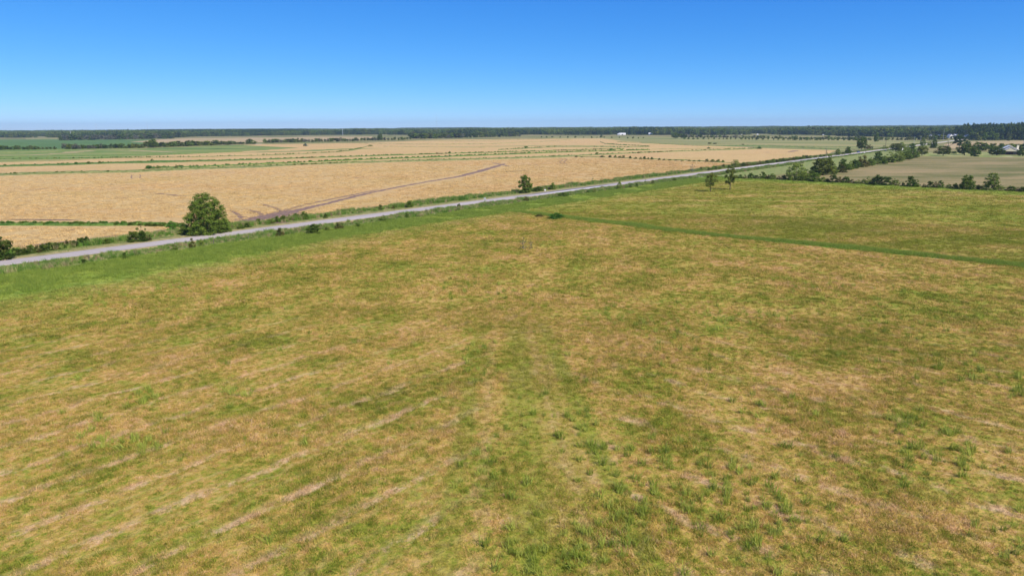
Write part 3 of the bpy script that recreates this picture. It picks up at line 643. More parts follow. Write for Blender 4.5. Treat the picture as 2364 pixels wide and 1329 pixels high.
# the two trees in the pasture
plant(1640, 399, 443, 33, 'pair', 'left one of the two lone trees with bare lower trunks in the pasture', 'tree', var=0, rz=.5)
plant(1685, 387, 439, 31, 'pair', 'right, taller one of the two lone trees in the pasture', 'tree', var=1, rz=2.)
plant(1208, 548, 579, 16, 'bare', 'left of two brown dry weed stalks standing in the pasture', 'weed', name='dry_weed')
plant(1225, 552, 578, 11, 'bare', 'right of two brown dry weed stalks standing in the pasture', 'weed', name='dry_weed')
plant(1283, 491, 506, 48, 'bush_bright', 'dark tall grass clump at the head of the green line in the pasture', 'grass clump', name='grass_clump')
plant(1246, 493, 502, 24, 'bush_brown', 'brownish low weed clump left of the tall grass clump in the pasture', 'grass clump', name='grass_clump')
# hedge in the lower left field edge
for i in range(12):
    x = 44+i*14.3; yb = 589-(x-44)*.150; plant(x, yb-18-random.uniform(-3, 3), yb, 22, 'bush_brown' if i % 5 == 3 else 'bush_dark', 'dark low hedge bush by the lower left stubble', 'bush', 'bushes of the lower left hedge', 'bush')
for i, (x, yb) in enumerate([(556, 529), (572, 525), (625, 516), (641, 513), (655, 511), (668, 509), (683, 507)]):
    plant(x, yb-12-random.uniform(-2, 4), yb, 19, ['bush', 'bush_dark', 'bush_light'][i % 3], 'low bush along the muddy field corner', 'bush', 'bushes along the muddy corner', 'bush')
# hedge across the field
for x, yb, w, h in [(1330, 363.5, 9, 4), (1343, 363.6, 6, 2.5), (1391, 363.6, 13, 4.5), (1408, 364, 10, 5.5), (1420, 364.4, 9, 6), (1431, 364.8, 9, 5), (1439, 365.2, 10, 6.2), (1455, 366.3, 8, 6), (1467, 367, 10, 4.5), (1479, 367.5, 8, 5), (1488, 367.8, 8, 7), (1496, 368, 7, 4.4),
                    (1505, 368.5, 9, 6), (1522, 369.6, 7, 4.5), (1533, 370, 7, 3.5), (1546, 370.6, 10, 3), (1560, 371, 9, 2.5), (1575, 371.7, 8, 2.5), (1591, 372.2, 9, 3.5), (1603, 372.6, 8, 3), (1614, 373, 7, 4), (1632, 373.8, 11, 7), (1645, 374.2, 13, 6.2), (1658, 374.6, 13, 6.4), (1669, 375.2, 9, 5.6)]:
    plant(x, yb-h, yb, w, random.choice(['bush', 'bush_dark', 'bush']), 'low dark green bush in the hedge across the stubble', 'bush', 'bushes of the hedge across the stubble', 'bush')
# row along the far verge on the right
for i in range(21):
    x = 1708+i*7.7; yb = 387.5-(x-1700)*.1285; plant(x, yb-8-random.uniform(-2, 2.6), yb, 12, random.choice(['bush', 'bush_dark', 'bush_brown']), 'rounded dark bush in the far verge row', 'bush', 'bushes in a row along the far verge', 'bush')
for i, (x, yb, h) in enumerate([(1636, 394, 7), (1644, 393, 6), (1652, 392, 8), (1661, 391, 6), (1683, 389, 9), (1870, 366.5, 8), (1882, 365, 6), (1894, 363.5, 7), (1902, 362.6, 5)]):
    plant(x, yb-h, yb, 9, 'bush' if i % 2 else 'bush_dark', 'small round bush spaced along the far road verge', 'bush', 'small spaced bushes on the far verge', 'bush')
# hedge behind the pasture
hedge = [(1708, 404, 412.5, 14, 'bush'), (1720, 405, 413, 12, 'bush_brown'), (1733, 400, 413, 15, 'bush'), (1746, 405, 413.5, 12, 'bush_dark'), (1760, 398, 413.5, 16, 'bush'), (1772, 404, 414, 14, 'bush_brown'), (1783, 402, 414.5, 18, 'bush'),
 (1798, 408, 415, 12, 'bush_brown'), (1810, 405, 415, 13, 'bush_dark'), (1824, 408, 416, 14, 'bush'), (1853, 408, 418, 13, 'bush_dark'), (1868, 410, 418.5, 16, 'bush'), (1884, 400, 420, 24, 'bush'), (1900, 408, 420.5, 14, 'bush_light'), (1909, 413, 421, 12, 'bush_dark'),
 (1922, 404, 422, 20, 'bush_dark'), (1938, 409, 422.5, 18, 'bush_brown'), (1952, 408, 423, 18, 'bush'), (1966, 415, 424, 16, 'bush_brown'), (1980, 416, 425, 16, 'bush_light'), (1993, 413, 425.5, 12, 'bush_light'), (2004, 409, 426, 14, 'bush_light'), (2024, 405, 428, 30, 'bush_dark'), (2045, 409, 428.5, 26, 'bush_dark'),
 (2066, 414, 429, 20, 'bush_light'), (2084, 422, 430, 9, 'bush_dark'), (2101, 408, 432, 24, 'bush'), (2115, 416, 432.5, 16, 'bush_light'), (2133, 425, 433, 10, 'bush_brown'), (2146, 419, 434, 16, 'bush_dark'), (2158, 421, 434.5, 13, 'bush_brown'), (2170, 418, 434.5, 15, 'bush'), (2190, 425, 436, 14, 'bush_light'), (2205, 424, 436.5, 14, 'bush_dark'),
 (2219, 430, 437.5, 14, 'bush_dark'), (2258, 428, 439, 20, 'bush_dark'), (2272, 430, 440, 14, 'bush_light'), (2310, 430, 441, 22, 'bush_light'), (2333, 430, 442, 20, 'bush'), (2350, 433, 443, 14, 'bush_brown'), (2364, 432, 444, 20, 'bush_dark'), (2385, 430, 445, 26, 'bush')]
for x, yt, yb, w, k in hedge:
    plant(x, yt-1, yb, w*1.15, k, {'bush': 'green bush', 'bush_dark': 'dark bush', 'bush_brown': 'brownish bush', 'bush_light': 'pale green bush'}[k]+' in the hedge behind the pasture', 'bush', k.replace('bush', 'hedge').replace('_', ' ')+' bushes behind the pasture', 'bush')
plant(2231, 402, 438.5, 34, 'upright', 'left one of the two leafy trees standing in the hedge at right', 'tree', var=1)
plant(2288, 399, 440, 38, 'upright_light', 'right, paler one of the two leafy trees standing in the hedge at right', 'tree', var=0)
# belt of trees between road and brown meadow
belt = [(1837, 377, 416, 46, 'upright_light', 'large pale tree at the near end of the tree belt by the road'), (1862, 392, 416, 26, 'bush_light', 'pale bush right of the large pale tree in the belt'), (1880, 384, 404, 30, 'bush', 'green bush at the left foot of the broad tree in the belt'),
 (1899, 366, 404, 48, 'oak_light', 'broad leafy tree in the belt under the thin sapling'), (1912, 356, 398, 14, 'upright_light', 'slender pale tree rising from the broad leafy tree in the belt'), (1921, 380, 402, 26, 'bush_light', 'pale bush right of the broad leafy tree in the belt'),
 (1944, 365, 396, 20, 'upright', 'narrow dark green tree right of the broad one in the belt'), (1944, 380, 398, 24, 'bush_brown', 'brown bush at the foot of the narrow dark green tree'), (1962, 372, 391, 20, 'bush_light', 'pale bush right of the brown bush in the belt'),
 (1973, 368, 389, 20, 'bush', 'green bush left of the rounded reddish tree in the belt'), (1990, 358, 385, 30, 'bush_brown', 'rounded reddish green tree in the middle of the belt'), (2009, 364, 383, 22, 'bush_light', 'pale bush right of the rounded reddish green tree'),
 (2026, 350, 376, 20, 'upright', 'dark green round-topped tree in the belt below the car'), (2034, 362, 378, 22, 'bush', 'green bush under the dark round-topped tree in the belt'), (2052, 352, 375, 30, 'bush_light', 'greyish pale bush in the belt beside a very dark bush'),
 (2056, 363, 375, 16, 'bush_dark', 'very dark bush at the meadow edge of the belt'), (2074, 349, 373, 26, 'upright_light', 'pale leafy tree in the belt in front of the white marker'), (2090, 345, 368, 26, 'upright', 'green leafy tree in the belt right of the white marker'),
 (2106, 344, 365, 22, 'upright', 'last green tree of the belt towards the house'), (2117, 350, 363, 12, 'bush_light', 'pale bush ending the belt towards the house'), (2068, 332, 349, 30, 'oak_light', 'dark-stemmed round tree standing over the road beyond the car'),
 (2080, 329, 349, 22, 'upright_light', 'yellowish green tree behind the white marker'), (2104, 331, 346, 20, 'bush', 'round green bush left of the last visible stretch of road'), (2095, 336, 347, 16, 'bush_light', 'pale bush left of the last visible stretch of road')]
for x, yt, yb, w, k, lb in belt: plant(x, yt, yb+.5, w*1.1, k, lb, 'bush' if lb.split(' in ')[0].split(' at ')[0].endswith('bush') or 'bush' in lb.split()[:4] else 'tree', name=None)
for i in range(20):
    x = 1846+i*13.8; yb = float(np.interp(x, [1846, 1900, 1962, 2034, 2074, 2120], [415, 404, 392, 379, 373, 363])) - random.uniform(0, 2); h = random.uniform(9, 15)
    plant(x, yb-h, yb, random.uniform(18, 27), ['bush', 'bush_light', 'bush_dark', 'bush_brown'][i % 4], 'low bush filling a gap in the roadside tree belt', 'bush', 'low bushes filling the tree belt', 'bush')
# garden trees by the house
yard = [(2128, 338, 359.5, 28, 'oak_light', 'small round orchard tree at the left end of the mown lawn'), (2177, 338, 359.5, 34, 'oak_light', 'spreading pale tree second from the left on the mown lawn'), (2226, 333, 358.5, 36, 'oak', 'dark spreading tree with forked trunk on the lawn'),
 (2250, 338, 361.5, 25, 'upright', 'green tree with a single trunk right of the dark spreading tree'), (2301, 341, 359, 36, 'oak', 'dark wide oak hiding the left corner of the cream house'), (2361, 345, 361, 30, 'oak', 'dark oak at the right corner of the cream house'),
 (2214, 315, 344, 30, 'pine_tree', 'tall flat-topped pine rising behind the dark spreading tree'), (2253, 328, 343, 20, 'bush', 'bright round-topped tree behind the lawn trees'), (2156, 321, 342, 14, 'upright', 'slender dark tree at the last visible stretch of road'),
 (2130, 320, 337, 13, 'upright_light', 'slender pale tree left of the last visible stretch of road'), (2189, 326, 342, 13, 'bare', 'greyish half-bare tree left of the flat-topped pine'), (2203, 349, 355, 14, 'bush', 'low bush behind the lawn between the trees'),
 (2236, 326, 337, 12, 'upright', 'small tree right of the flat-topped pine'), (2145, 326, 336, 12, 'bush_light', 'pale bush beside the far stretch of road'), (2160, 346, 354, 12, 'bush_brown', 'dark bush between the two pale lawn trees'), (2154, 331, 342, 16, 'bush_dark', 'dark bush around the slender dark tree')]
for x, yt, yb, w, k, lb in yard: plant(x, yt, yb, w, k, lb, 'bush' if 'bush' in lb.split()[:2] else 'tree')
for i in range(26):
    x = 2262+i*5.2+random.uniform(-2, 2); yb = random.uniform(341, 350); plant(x, yb-random.uniform(9, 16), yb, random.uniform(12, 20), random.choice(['far_mid', 'far_olive', 'far_dark', 'far_mid']), 'mixed green tree in the thicket behind the cream house', 'tree', 'thicket trees behind the house')
for i in range(30):
    x = 2240+i*5.4+random.uniform(-2, 2); yb = random.uniform(320, 326); plant(x, yb-random.uniform(13, 20)*(1 if x < 2330 else .9), yb, random.uniform(10, 19), random.choice(['far_mid', 'far_olive', 'far_dark', 'far']), 'leafy tree in front of the tall pine wood', 'tree', 'leafy trees in front of the pine wood')
# far tree lines, one tree at a time
def row(x0, x1, ytf, ybf, step, kinds, label, group, wv=(1.1, 2.1), cat='tree', hj=.3):
    x = x0
    while x < x1:
        yb = ybf(x)+random.uniform(-.5, .5); h = (yb-ytf(x))*random.uniform(1-hj, 1+hj); w = h*random.uniform(*wv)
        plant(x, yb-h, yb, w, random.choice(kinds), label, cat, group); x += step*random.uniform(.7, 1.3)
L = lambda *q: (lambda x: float(np.interp(x, q[0::2], q[1::2])))
mixk = ['far_dark', 'far_mid', 'far_olive', 'far_dark', 'far']
row(-40, 130, L(0, 337.5, 130, 337.5), L(0, 346, 130, 344.5), 8, ['far_dark', 'far_dark', 'far_olive'], 'dark tree in the short far row at the left edge', 'trees of the left edge row')
row(152, 335, L(150, 334.5, 335, 334), L(150, 344.5, 335, 341.5), 7.5, mixk+['far_grey'], 'scrubby tree in the row before the green field', 'scrubby trees below the green field')
row(340, 590, L(340, 328, 590, 325), L(340, 340.5, 590, 332), 7, mixk, 'round tree in the row in front of the beige far field', 'trees in front of the beige field')
plant(354, 322, 341, 20, 'oak', 'taller dark tree standing out at the right end of the green field', 'tree'); plant(577, 321, 332, 15, 'oak', 'taller round tree at the sandy gap in the tree row', 'tree')
row(612, 950, L(610, 322, 950, 317), L(610, 330, 800, 326, 950, 322), 7, mixk+['far_grey'], 'tree in the scrubby row behind the green tractor', 'scrubby trees behind the tractor')
plant(878, 310, 324, 13, 'oak', 'tallest dark tree in the scrubby row right of the tractor', 'tree')
row(950, 1200, L(950, 308, 1200, 308), L(950, 320.5, 1200, 315), 6.5, mixk+['far_grey'], 'tree in the taller row under the central radio mast', 'trees under the central mast')
row(140, 400, L(140, 313.5, 400, 311), L(140, 324, 400, 320), 7, ['far_dark', 'far', 'far_grey', 'far_mid'], 'tree in the far row behind the bright green field', 'trees behind the green field')
row(1560, 2000, L(1560, 311.5, 2000, 316), L(1560, 317, 2000, 322), 8, ['far_dark', 'far_mid', 'far_grey', 'far_olive'], 'small scattered tree in the brushy strip below the far wood', 'scattered trees below the far wood', cat='tree', hj=.4)
row(1580, 2230, L(1580, 317.5, 2000, 318, 2230, 312), L(1580, 321, 1990, 324.5, 2230, 322), 11, ['far_dark', 'far_mid', 'far_olive', 'far_dark'], 'small dark bush at the far edge of the pale meadow', 'bushes at the edge of the pale meadow', cat='bush', wv=(1., 2.2))
row(1250, 1490, L(1250, 314.5, 1490, 316.5), L(1250, 317.6, 1490, 319.6), 15, ['far_dark', 'far_dark', 'far_mid'], 'tiny dark bush on the grass beyond the stubble', 'tiny bushes beyond the stubble', cat='bush', wv=(1., 1.8))
plant(1388, 312, 317.5, 9, 'far_mid', 'small round tree alone on the far grass above the curved levee', 'tree')
plant(1559, 308, 320, 20, 'oak', 'dark bushy tree left of a pair at the edge of the far grass', 'tree'); plant(1578, 311, 319.5, 17, 'oak', 'dark bushy tree, second of the pair at the edge of the far grass', 'tree')
plant(2023, 309, 327, 14, 'upright', 'tall green tree in the bushes beyond the second utility pole', 'tree')
for x, yt, yb, w, k, lb in [(345, 382, 390, 22, 'bush_bright', 'bright bush at the left end of the thick green levee'), (366, 383, 389, 18, 'bush_light', 'pale bush right of the bright bush on the levee'), (407, 380, 388, 9, 'bush_light', 'small pale bush on the thick levee'), (352, 367, 374, 9, 'bush', 'small bush on the upper dark levee'),
    (1214, 337.5, 341, 14, 'bush_bright', 'bright bush on the curved levee in the stubble'), (1411, 343, 348.5, 12, 'bush_bright', 'bright round bush on the levee in the middle distance'), (1636, 339.5, 343.5, 9, 'bush_bright', 'small bright bush on the far bend of the levee'), (1753, 338.8, 344, 13, 'bush_bright', 'bright round bush at the right end of the levee'),
    (1038, 349.5, 353.5, 8, 'bush', 'small green bush on the double levee'), (855, 334, 338, 14, 'bush_light', 'pale bush at the top of the curving levee'), (1221, 350, 354.5, 9, 'bush_bright', 'bright bush on the double levee left of the mud tracks'), (781, 367, 370.5, 6, 'bush', 'tiny bush on the thick levee above the long mud track'),
    (205, 373, 379, 12, 'bush', 'left of two small bushes close together on the upper dark levee'), (231, 372, 378, 10, 'bush', 'right of two small bushes close together on the upper dark levee'), (176, 374, 380, 12, 'bush_bright', 'bright small bush on the upper dark levee, left of the close pair'), (1378, 351.5, 355.5, 9, 'bush', 'small bush on the lower wide levee'),
    (1478, 349.5, 353, 13, 'bush_light', 'pale low bush on the lower wide levee'), (1638, 329, 332.5, 10, 'far_dark', 'dark low bush on the far levee at right'), (1650, 330, 332.5, 12, 'far_dark', 'dark flat bush right beside the one on the far levee'), (1715, 332.5, 335, 7, 'far_dark', 'tiny dark bush on the thin far levee')]:
    plant(x, yt, yb, w, k, lb, 'bush', name='bush')

# ------------------------------------------------------------------ houses
def gable(mb, x0, x1, y0, y1, z0, z1, over=.4, thick=.18, axis='y'):
    """gable roof slabs with the ridge along y (or x)"""
    xm = (x0+x1)/2
    for s, a in ((-1, x0-over), (1, x1+over)):
        zo = z0-over*(z1-z0)/((x1-x0)/2)
        ring = [(a, zo), (xm, z1), (xm, z1+thick), (a, zo+thick)]
        pts0 = [(p, y0-over, z) for p, z in ring]; pts1 = [(p, y1+over, z) for p, z in ring]
        if axis == 'x': pts0 = [(q[1], q[0], q[2]) for q in pts0]; pts1 = [(q[1], q[0], q[2]) for q in pts1]
        mb.loft([pts0, pts1] if (s > 0) == (axis == 'y') else [pts1, pts0])
    return mb
def prism(mb, x0, x1, y0, y1, z0, z1, axis='y'):
    xm = (x0+x1)/2; a = [(x0, y0, z0), (x1, y0, z0), (xm, y0, z1)]; b = [(x0, y1, z0), (x1, y1, z0), (xm, y1, z1)]
    if axis == 'x': a = [(q[1], q[0], q[2]) for q in a]; b = [(q[1], q[0], q[2]) for q in b]
    return mb.loft([a, b])
def place(name, b, label, cat, rz=0, group=None): return tag(empty(name, b, rz), label, cat, group)
def cream_house():
    b = P(2331, 358); k = mpp(b); e = place('house', b, 'cream gabled house with white roof and chimney behind the brown meadow', 'house', -.48)
    # local x along the front, y to the back; front faces the camera
    w = 17.; 
    m = MB(); m.box(-w/2, w/2, 2.6, 14, 0, 3.0); link('wall', m.mesh('wall', M['brick']), e)
    m = MB(); m.box(-6, 6, .8, 2.55, 2.75, 3.15); link('porch_beam', m.mesh('beam', M['dark']), e)
    for x in (-5.6, -2, 2, 5.6): m = MB(); m.box(x-.16, x+.16, .5, .82, 0, 2.74); link('porch_post', m.mesh('post', M['dark']), e)
    m = MB(); prism(m, -5.4, 5.4, .42, 2.5, 3.2, 6.2); link('gable', m.mesh('gable', M['cream']), e)
    m = MB(); gable(m, -6.2, 6.2, .9, 8, 3.2, 6.6, .6, .28); r1 = link('roof', m.mesh('roof', M['roof_white']), e)
    m = MB(); gable(m, -9.2, 9.2, 6.5, 15, 3.1, 8.0, .7, .3); r2 = link('roof', m.mesh('roof', M['roof_white']), e)
    m = MB(); prism(m, -8.8, 8.8, 6.9, 7.3, 3.1, 7.6); link('gable', m.mesh('gable2', M['cream']), e)
    m = MB(); m.box(5.6, 7.2, 8.4, 9.8, 3, 8.3); m.box(5.45, 7.35, 8.25, 9.95, 8.3, 8.5); link('chimney', m.mesh('chimney', M['cream']), r2)
    for x, ww in ((-3.8, 1.5), (3.9, 1.5)):
        f = link('window', MB().box(x-ww/2-.08, x+ww/2+.08, 2.54, 2.597, .9, 2.3).mesh('window', M['white_paint']), e)
        link('pane', MB().box(x-ww/2, x+ww/2, 2.51, 2.538, 1, 2.2).mesh('pane', M['glass']), f)
    d = link('door', MB().box(-.5, .5, 2.53, 2.597, 0, 2.1).mesh('door', M['dark']), e); link('handle', MB().box(.32, .42, 2.47, 2.528, 1, 1.1).mesh('h', M['galvanised']), d)
    lane('paved_apron', [P(2306, 361), P(2330, 361.3), P(2342, 361)], [6, 9, 5], .09, M['concrete'], .1, 3)
cream_house()
def barn(x, yb, wpx, hpx, label, wall='white_paint', roof='roof_white', dep=12., rz=0., axis='x', cat='building', door=True):
    b = P(x, yb); k = mpp(b); w = wpx*k; h = hpx*k; e = place('farm_building', b, label, cat, rz); eave = h*.55
    link('wall', MB().box(-w/2, w/2, 0, dep, 0, eave).mesh('wall', M[wall]), e)
    m = MB()
    if axis == 'x': gable(m, 0, dep, -w/2, w/2, eave+.02, h, .5, .15, 'x')
    else: gable(m, -w/2, w/2, 0, dep, eave+.02, h, .4, .15, 'y')
    link('roof', m.mesh('roof', M[roof]), e)
    g = MB(); (prism(g, .05, dep-.05, -w/2+.05, w/2-.05, eave, h-.05, 'x') if axis == 'x' else prism(g, -w/2+.05, w/2-.05, .05, dep-.05, eave, h-.05)); link('gable', g.mesh('gable', M[wall]), e)
    if door:
        link('door', MB().box(-w*.12, w*.1, -.06, -.004, 0, eave*.8).mesh('door', M['dark']), e)
        for q in (-.32, .3):
            f = link('window', MB().box(w*q-.6, w*q+.6, -.06, -.004, eave*.4, eave*.75).mesh('window', M['roof_grey']), e)
            link('pane', MB().box(w*q-.45, w*q+.45, -.09, -.062, eave*.45, eave*.7).mesh('pane', M['glass']), f)
    return e
barn(1437, 312, 15, 4.6, 'long white farmhouse before the dark trees right of the far grass', dep=14)
barn(1429, 312.5, 6, 4, 'small pale shed left against the long white farmhouse', roof='roof_grey', dep=8)
barn(1502, 312, 8, 5, 'grey pale farmhouse left of the pine group in the far wood', wall='roof_grey', dep=10)
barn(1562, 310.8, 8, 5, 'bright white shed half hidden above the pair of dark bushy trees', dep=10)
barn(1554, 310.5, 5, 3.6, 'small pale shed left of the bright white shed', roof='roof_grey', dep=8)
barn(1674, 311.5, 8, 4.5, 'pale gabled building at the edge of the far wood right of centre', wall='roof_grey', axis='y', dep=12)
barn(1650, 311, 5, 2.8, 'small reddish grey shed left of the pale gabled building', wall='roof_grey', roof='roof_grey', dep=8)
barn(1711, 311.5, 5, 2.8, 'small white shed in the scrub right of the pale gabled building', dep=6, door=False)
barn(1749, 311.7, 3, 2, 'tiny white shed below the far wood in the scrub', dep=4, door=False)
barn(1864, 311, 3.5, 3, 'small white house gable deep among the dark far trees', axis='y', dep=6, door=False)
barn(1901, 312.5, 2.6, 2, 'tiny white shed below the dark far trees', dep=4, door=False)
barn(2104, 317, 3, 4.5, 'small white shed leftmost in the village at right', dep=5, door=False)
barn(2127, 316.5, 9, 7, 'low pale roof second in the village left of the white gable', roof='roof_grey', dep=9)
barn(2152, 317.5, 6, 7, 'white gabled house in the village with a small peak', axis='y', dep=9)
barn(2143, 317, 5, 7, 'small pale shed left of the white gabled house in the village', roof='roof_grey', dep=7, door=False)
barn(2170, 317.5, 5, 7, 'small white shed between the white gable and the village barns', dep=7, door=False)
barn(2196, 319, 8, 9, 'grey white two-storey house left of the large white barn', wall='white_paint', roof='roof_grey', axis='y', dep=10)
barn(2215, 319, 14, 9, 'large white barn roof, brightest in the village above the flat-topped pine', dep=16)
barn(2231, 319, 13, 8, 'white barn with slanting roof right of the brightest one', dep=14, rz=-.3)

# ------------------------------------------------------------------ poles, masts, sign
def pole(x, yt, yb, label, arm=True, mat='pole_wood', rad=.17, group=None):
    b = P(x, yb); H = (yb-yt)*mpp(b); e = place('utility_pole', b, label, 'utility pole', -AZ, group)
    link('post', MB().tube([(0, 0, -.3), (0, 0, H)], [rad*1.2, rad*.8], 8).mesh('post', M[mat]), e)
    if arm:
        a = link('crossarm', MB().box(-1.3, 1.3, -.28, -.16, H-.75, H-.6).mesh('arm', M[mat]), e)
        for q in (-1.15, -.45, .45, 1.15): link('insulator', MB().tube([(q, -.22, H-.6), (q, -.22, H-.4)], [.07, .04], 6).mesh('ins', M['galvanised']), a)
    return e
pole(1998.5, 322, 352, 'wooden utility pole beside the dark dense tree and the blue car')
pole(2043.5, 319, 344, 'wooden utility pole above the pale bush, right of the car')
pole(2110, 315, 330, 'short grey utility pole before the village on the left', mat='galvanised')
pole(2125, 315, 327, 'thin grey utility pole below the low pale village roof', mat='galvanised')
pole(2177, 299, 324, 'tall thin grey pole below the orange-tinged village trees', mat='galvanised', arm=False)
pole(2361, 324, 345, 'pale wooden pole behind the cream house at the right edge', mat='galvanised')
pole(1907, 345, 366, 'slim pole in the near bushes opposite the two roadside trees')
def steel_pole(x, yt, yb, label, lean=0.):
    b = P(x, yb); k = mpp(b); H = (yb-yt)*k; e = place('power_pole', b, label, 'power pole')
    e.rotation_euler = (0, lean, 0)
    link('post', MB().tube([(0, 0, -1), (0, 0, H)], [.9*k/1.6, .45*k/1.6], 8).mesh('post', M['galvanised']), e)
    link('crossarm', MB().box(-3, 3, -.2, .2, H-3, H-2.5).mesh('arm', M['galvanised']), e)
    link('crossarm', MB().box(-2.2, 2.2, -.2, .2, H-6, H-5.5).mesh('arm', M['galvanised']), e)
    return e
steel_pole(165.5, 302, 317.5, 'pale grey steel power pole in front of the leftmost far wood', -.1)
steel_pole(326.5, 304, 312, 'short pale steel power pole right of the leaning mast', -.05)
steel_pole(464, 300, 306.5, 'faint short steel power pole above the dark pine wood')
steel_pole(694.5, 296.5, 305, 'pale steel power pole above the right end of the pine wood')
steel_pole(791.5, 297, 312, 'tall pale steel power pole between pine wood and central mast')
steel_pole(877, 295, 306, 'left of two close steel power poles left of the central mast'); steel_pole(880.5, 295, 306.5, 'right of two close steel power poles left of the central mast')
def mast(x, yt, yb, label, lean=0., w=.9):
    b = P(x, yb); k = mpp(b); H = (yb-yt)*k; w = w*k*.55; e = place('radio_mast', b, label, 'radio mast'); e.rotation_euler = (0, lean, 0)
    m = MB(); r = w/6; c = [(w*math.cos(a)/1.7, w*math.sin(a)/1.7) for a in (0, 2.1, 4.2)]
    for q in c: m.tube([(q[0], q[1], -1), (q[0]*.6, q[1]*.6, H)], [r, r*.7], 4)
    link('leg_frame', m.mesh('legs', M['galvanised']), e)
    m = MB(); n = max(8, int(H/ (w*2)))
    for i in range(n):
        f0 = 1-.4*i/n; f1 = 1-.4*(i+1)/n
        for j in range(3):
            a, b2 = c[j], c[(j+1) % 3]; m.tube([(a[0]*f0, a[1]*f0, H*i/n), (b2[0]*f1, b2[1]*f1, H*(i+1)/n)], [r*.6, r*.6], 3)
    link('lattice', m.mesh('lattice', M['galvanised']), e)
    link('antenna', MB().tube([(0, 0, H), (0, 0, H*1.07)], [r*.8, r*.4], 5).mesh('antenna', M['white_paint']), e)
    for z in (.62, .8): link('panel_antenna', MB().box(-w*.9, w*.9, -w*.3, w*.3, H*z, H*z+k*1.2).mesh('panel', M['white_paint']), e)
mast(1008.8, 265, 308, 'tallest lattice radio mast rising above the far wood near the centre')
mast(226, 283, 310, 'slightly leaning radio mast above the far wood at left', -.09)
mast(343, 276, 308, 'faint thin radio mast right of the leaning one', -.06, .5)
def sign():
    b = np.array(rp(tpx(1120.5, 4.6), 4.6, .2)); e = place('road_sign', b, 'small road sign on a post at the near road edge, seen from behind', 'sign', -AZ+.3)
    link('post', MB().box(-.05, .05, -.04, .04, -.2, 1.9).mesh('post', M['dark']), e)
    link('sign_plate', MB().box(-.42, .42, -.07, -.045, 1.45, 2.0).mesh('plate', M['white_paint']), e)
sign()
def post(x, yb, label, h=1., s=.5):
    b = P(x, yb); e = place('marker_post', b, label, 'marker post')
    link('post', MB().tube([(0, 0, -.2), (0, 0, h)], [.1, .09], 8).mesh('post', M['white_paint']), e); link('cap', MB().box(-s/2, s/2, -.05, .05, h*.55, h).mesh('cap', M['white_paint']), e)
post(1258.5, 443, 'short white marker on the far verge beneath the low dark bush', 1.1, .8)
post(1996, 355, 'white mailbox-like marker on the road edge right of the car', 1.4, 1.0); post(2045, 349, 'small white marker on the road edge under the second utility pole', 1.2, .9)
def banner():
    b = P(2081, 350); k = mpp(b); e = place('banner_sign', b, 'tall narrow white marker tilted among the trees beyond the car', 'banner')
    H = 9*k; e.rotation_euler = (0, .22, 0)
    link('mast', MB().tube([(0, 0, -.5), (0, 0, H)], [.07, .05], 6).mesh('mast', M['galvanised']), e)
    V = [(0, 0, H*.35), (.55, 0, H*.38), (.85, 0, H*.6), (.7, 0, H*.85), (.1, 0, H*1.0)]
    link('cloth', MB().loft([[(x, -.06, z) for x, y, z in V], [(x, .0, z) for x, y, z in V]]).mesh('cloth', M['white_paint']), e)
banner()
# fence along the pasture edge by the road
def fence():
    e = place('wire_fence', rp(60, 11.5), 'thin wire fence with small posts along the near road verge', 'fence')
    o = np.array(rp(60, 11.5)); pm = MB().box(-.06, .06, -.06, .06, 0, 1.25).mesh('fence_post', M['pole_wood'])
    for i in range(48):
        q = np.array(rp(-170+i*9., 11.5))-o; p = link('fence_post', pm, e); p.location = q
    for z in (.5, .85, 1.15):
        a = np.array(rp(-170, 11.5))-o; b2 = np.array(rp(-170+47*9, 11.5))-o
        link('wire', MB().tube([(a[0], a[1], z), (b2[0], b2[1], z)], [.012, .012], 3).mesh('wire', M['pole_wood']), e)
fence()

# ------------------------------------------------------------------ car and tractor
def wheel(e, x, y, r, wd, rim='galvanised'):
    w = link('wheel', MB().tube([(x, y-wd/2, r), (x, y+wd/2, r)], [r, r], 18).mesh('tyre', M['rubber']), e)
    link('rim', MB().tube([(x, y-wd/2-.012, r), (x, y+wd/2+.012, r)], [r*.58, r*.58], 12).mesh('rim', M[rim]), w); return w
def car():
    b = np.array(rp(tpx(1981.5, -1.6), -1.6, .362)); e = place('car', b, 'blue car driving on the road near the utility poles', 'car', math.pi/2-AZ+math.pi)
    prof = [(-2.2, .35), (-2.25, .7), (-2.1, .95), (-1.4, 1.0), (1.0, 1.0), (2.0, .88), (2.25, .65), (2.2, .35)]
    m = MB(); m.loft([[(x*.985, y, z if z < .9 or abs(y) < .7 else z-.05) for x, z in prof] for y in (-.88, -.6, .6, .88)]); link('body', m.mesh('body', M['blue_paint']), e)
    cab = lambda w0, w1, grow, zz: [(-1.55, 1.0), (-1.25, 1.5), (.2, 1.5), (1.05, 1.0)]
    m = MB(); m.loft([[(x, y*(1 if z < 1.2 else .82), z-.01) for x, z in cab(0, 0, 0, 0)] for y in (-.8, .8)]); link('cabin_glass', m.mesh('cabin', M['glass']), e)
    m = MB(); m.loft([[(-1.3, y, 1.48), (.25, y, 1.48), (.18, y, 1.55), (-1.22, y, 1.55)] for y in (-.68, .68)]); link('roof', m.mesh('roof', M['blue_paint']), e)
    for x in (-1.4, 1.35):
        for y in (-.8, .8): wheel(e, x, y, .34, .22)
    for y in (-.62, .62):
        link('headlight', MB().box(2.14, 2.262, y-.18, y+.18, .62, .78).mesh('hl', M['white_paint']), e); link('tail_light', MB().box(-2.27, -2.14, y-.16, y+.16, .68, .86).mesh('tl', M['red_paint']), e)
    link('bumper', MB().box(2.16, 2.3, -.8, .8, .36, .55).mesh('bumper', M['dark']), e)
car()
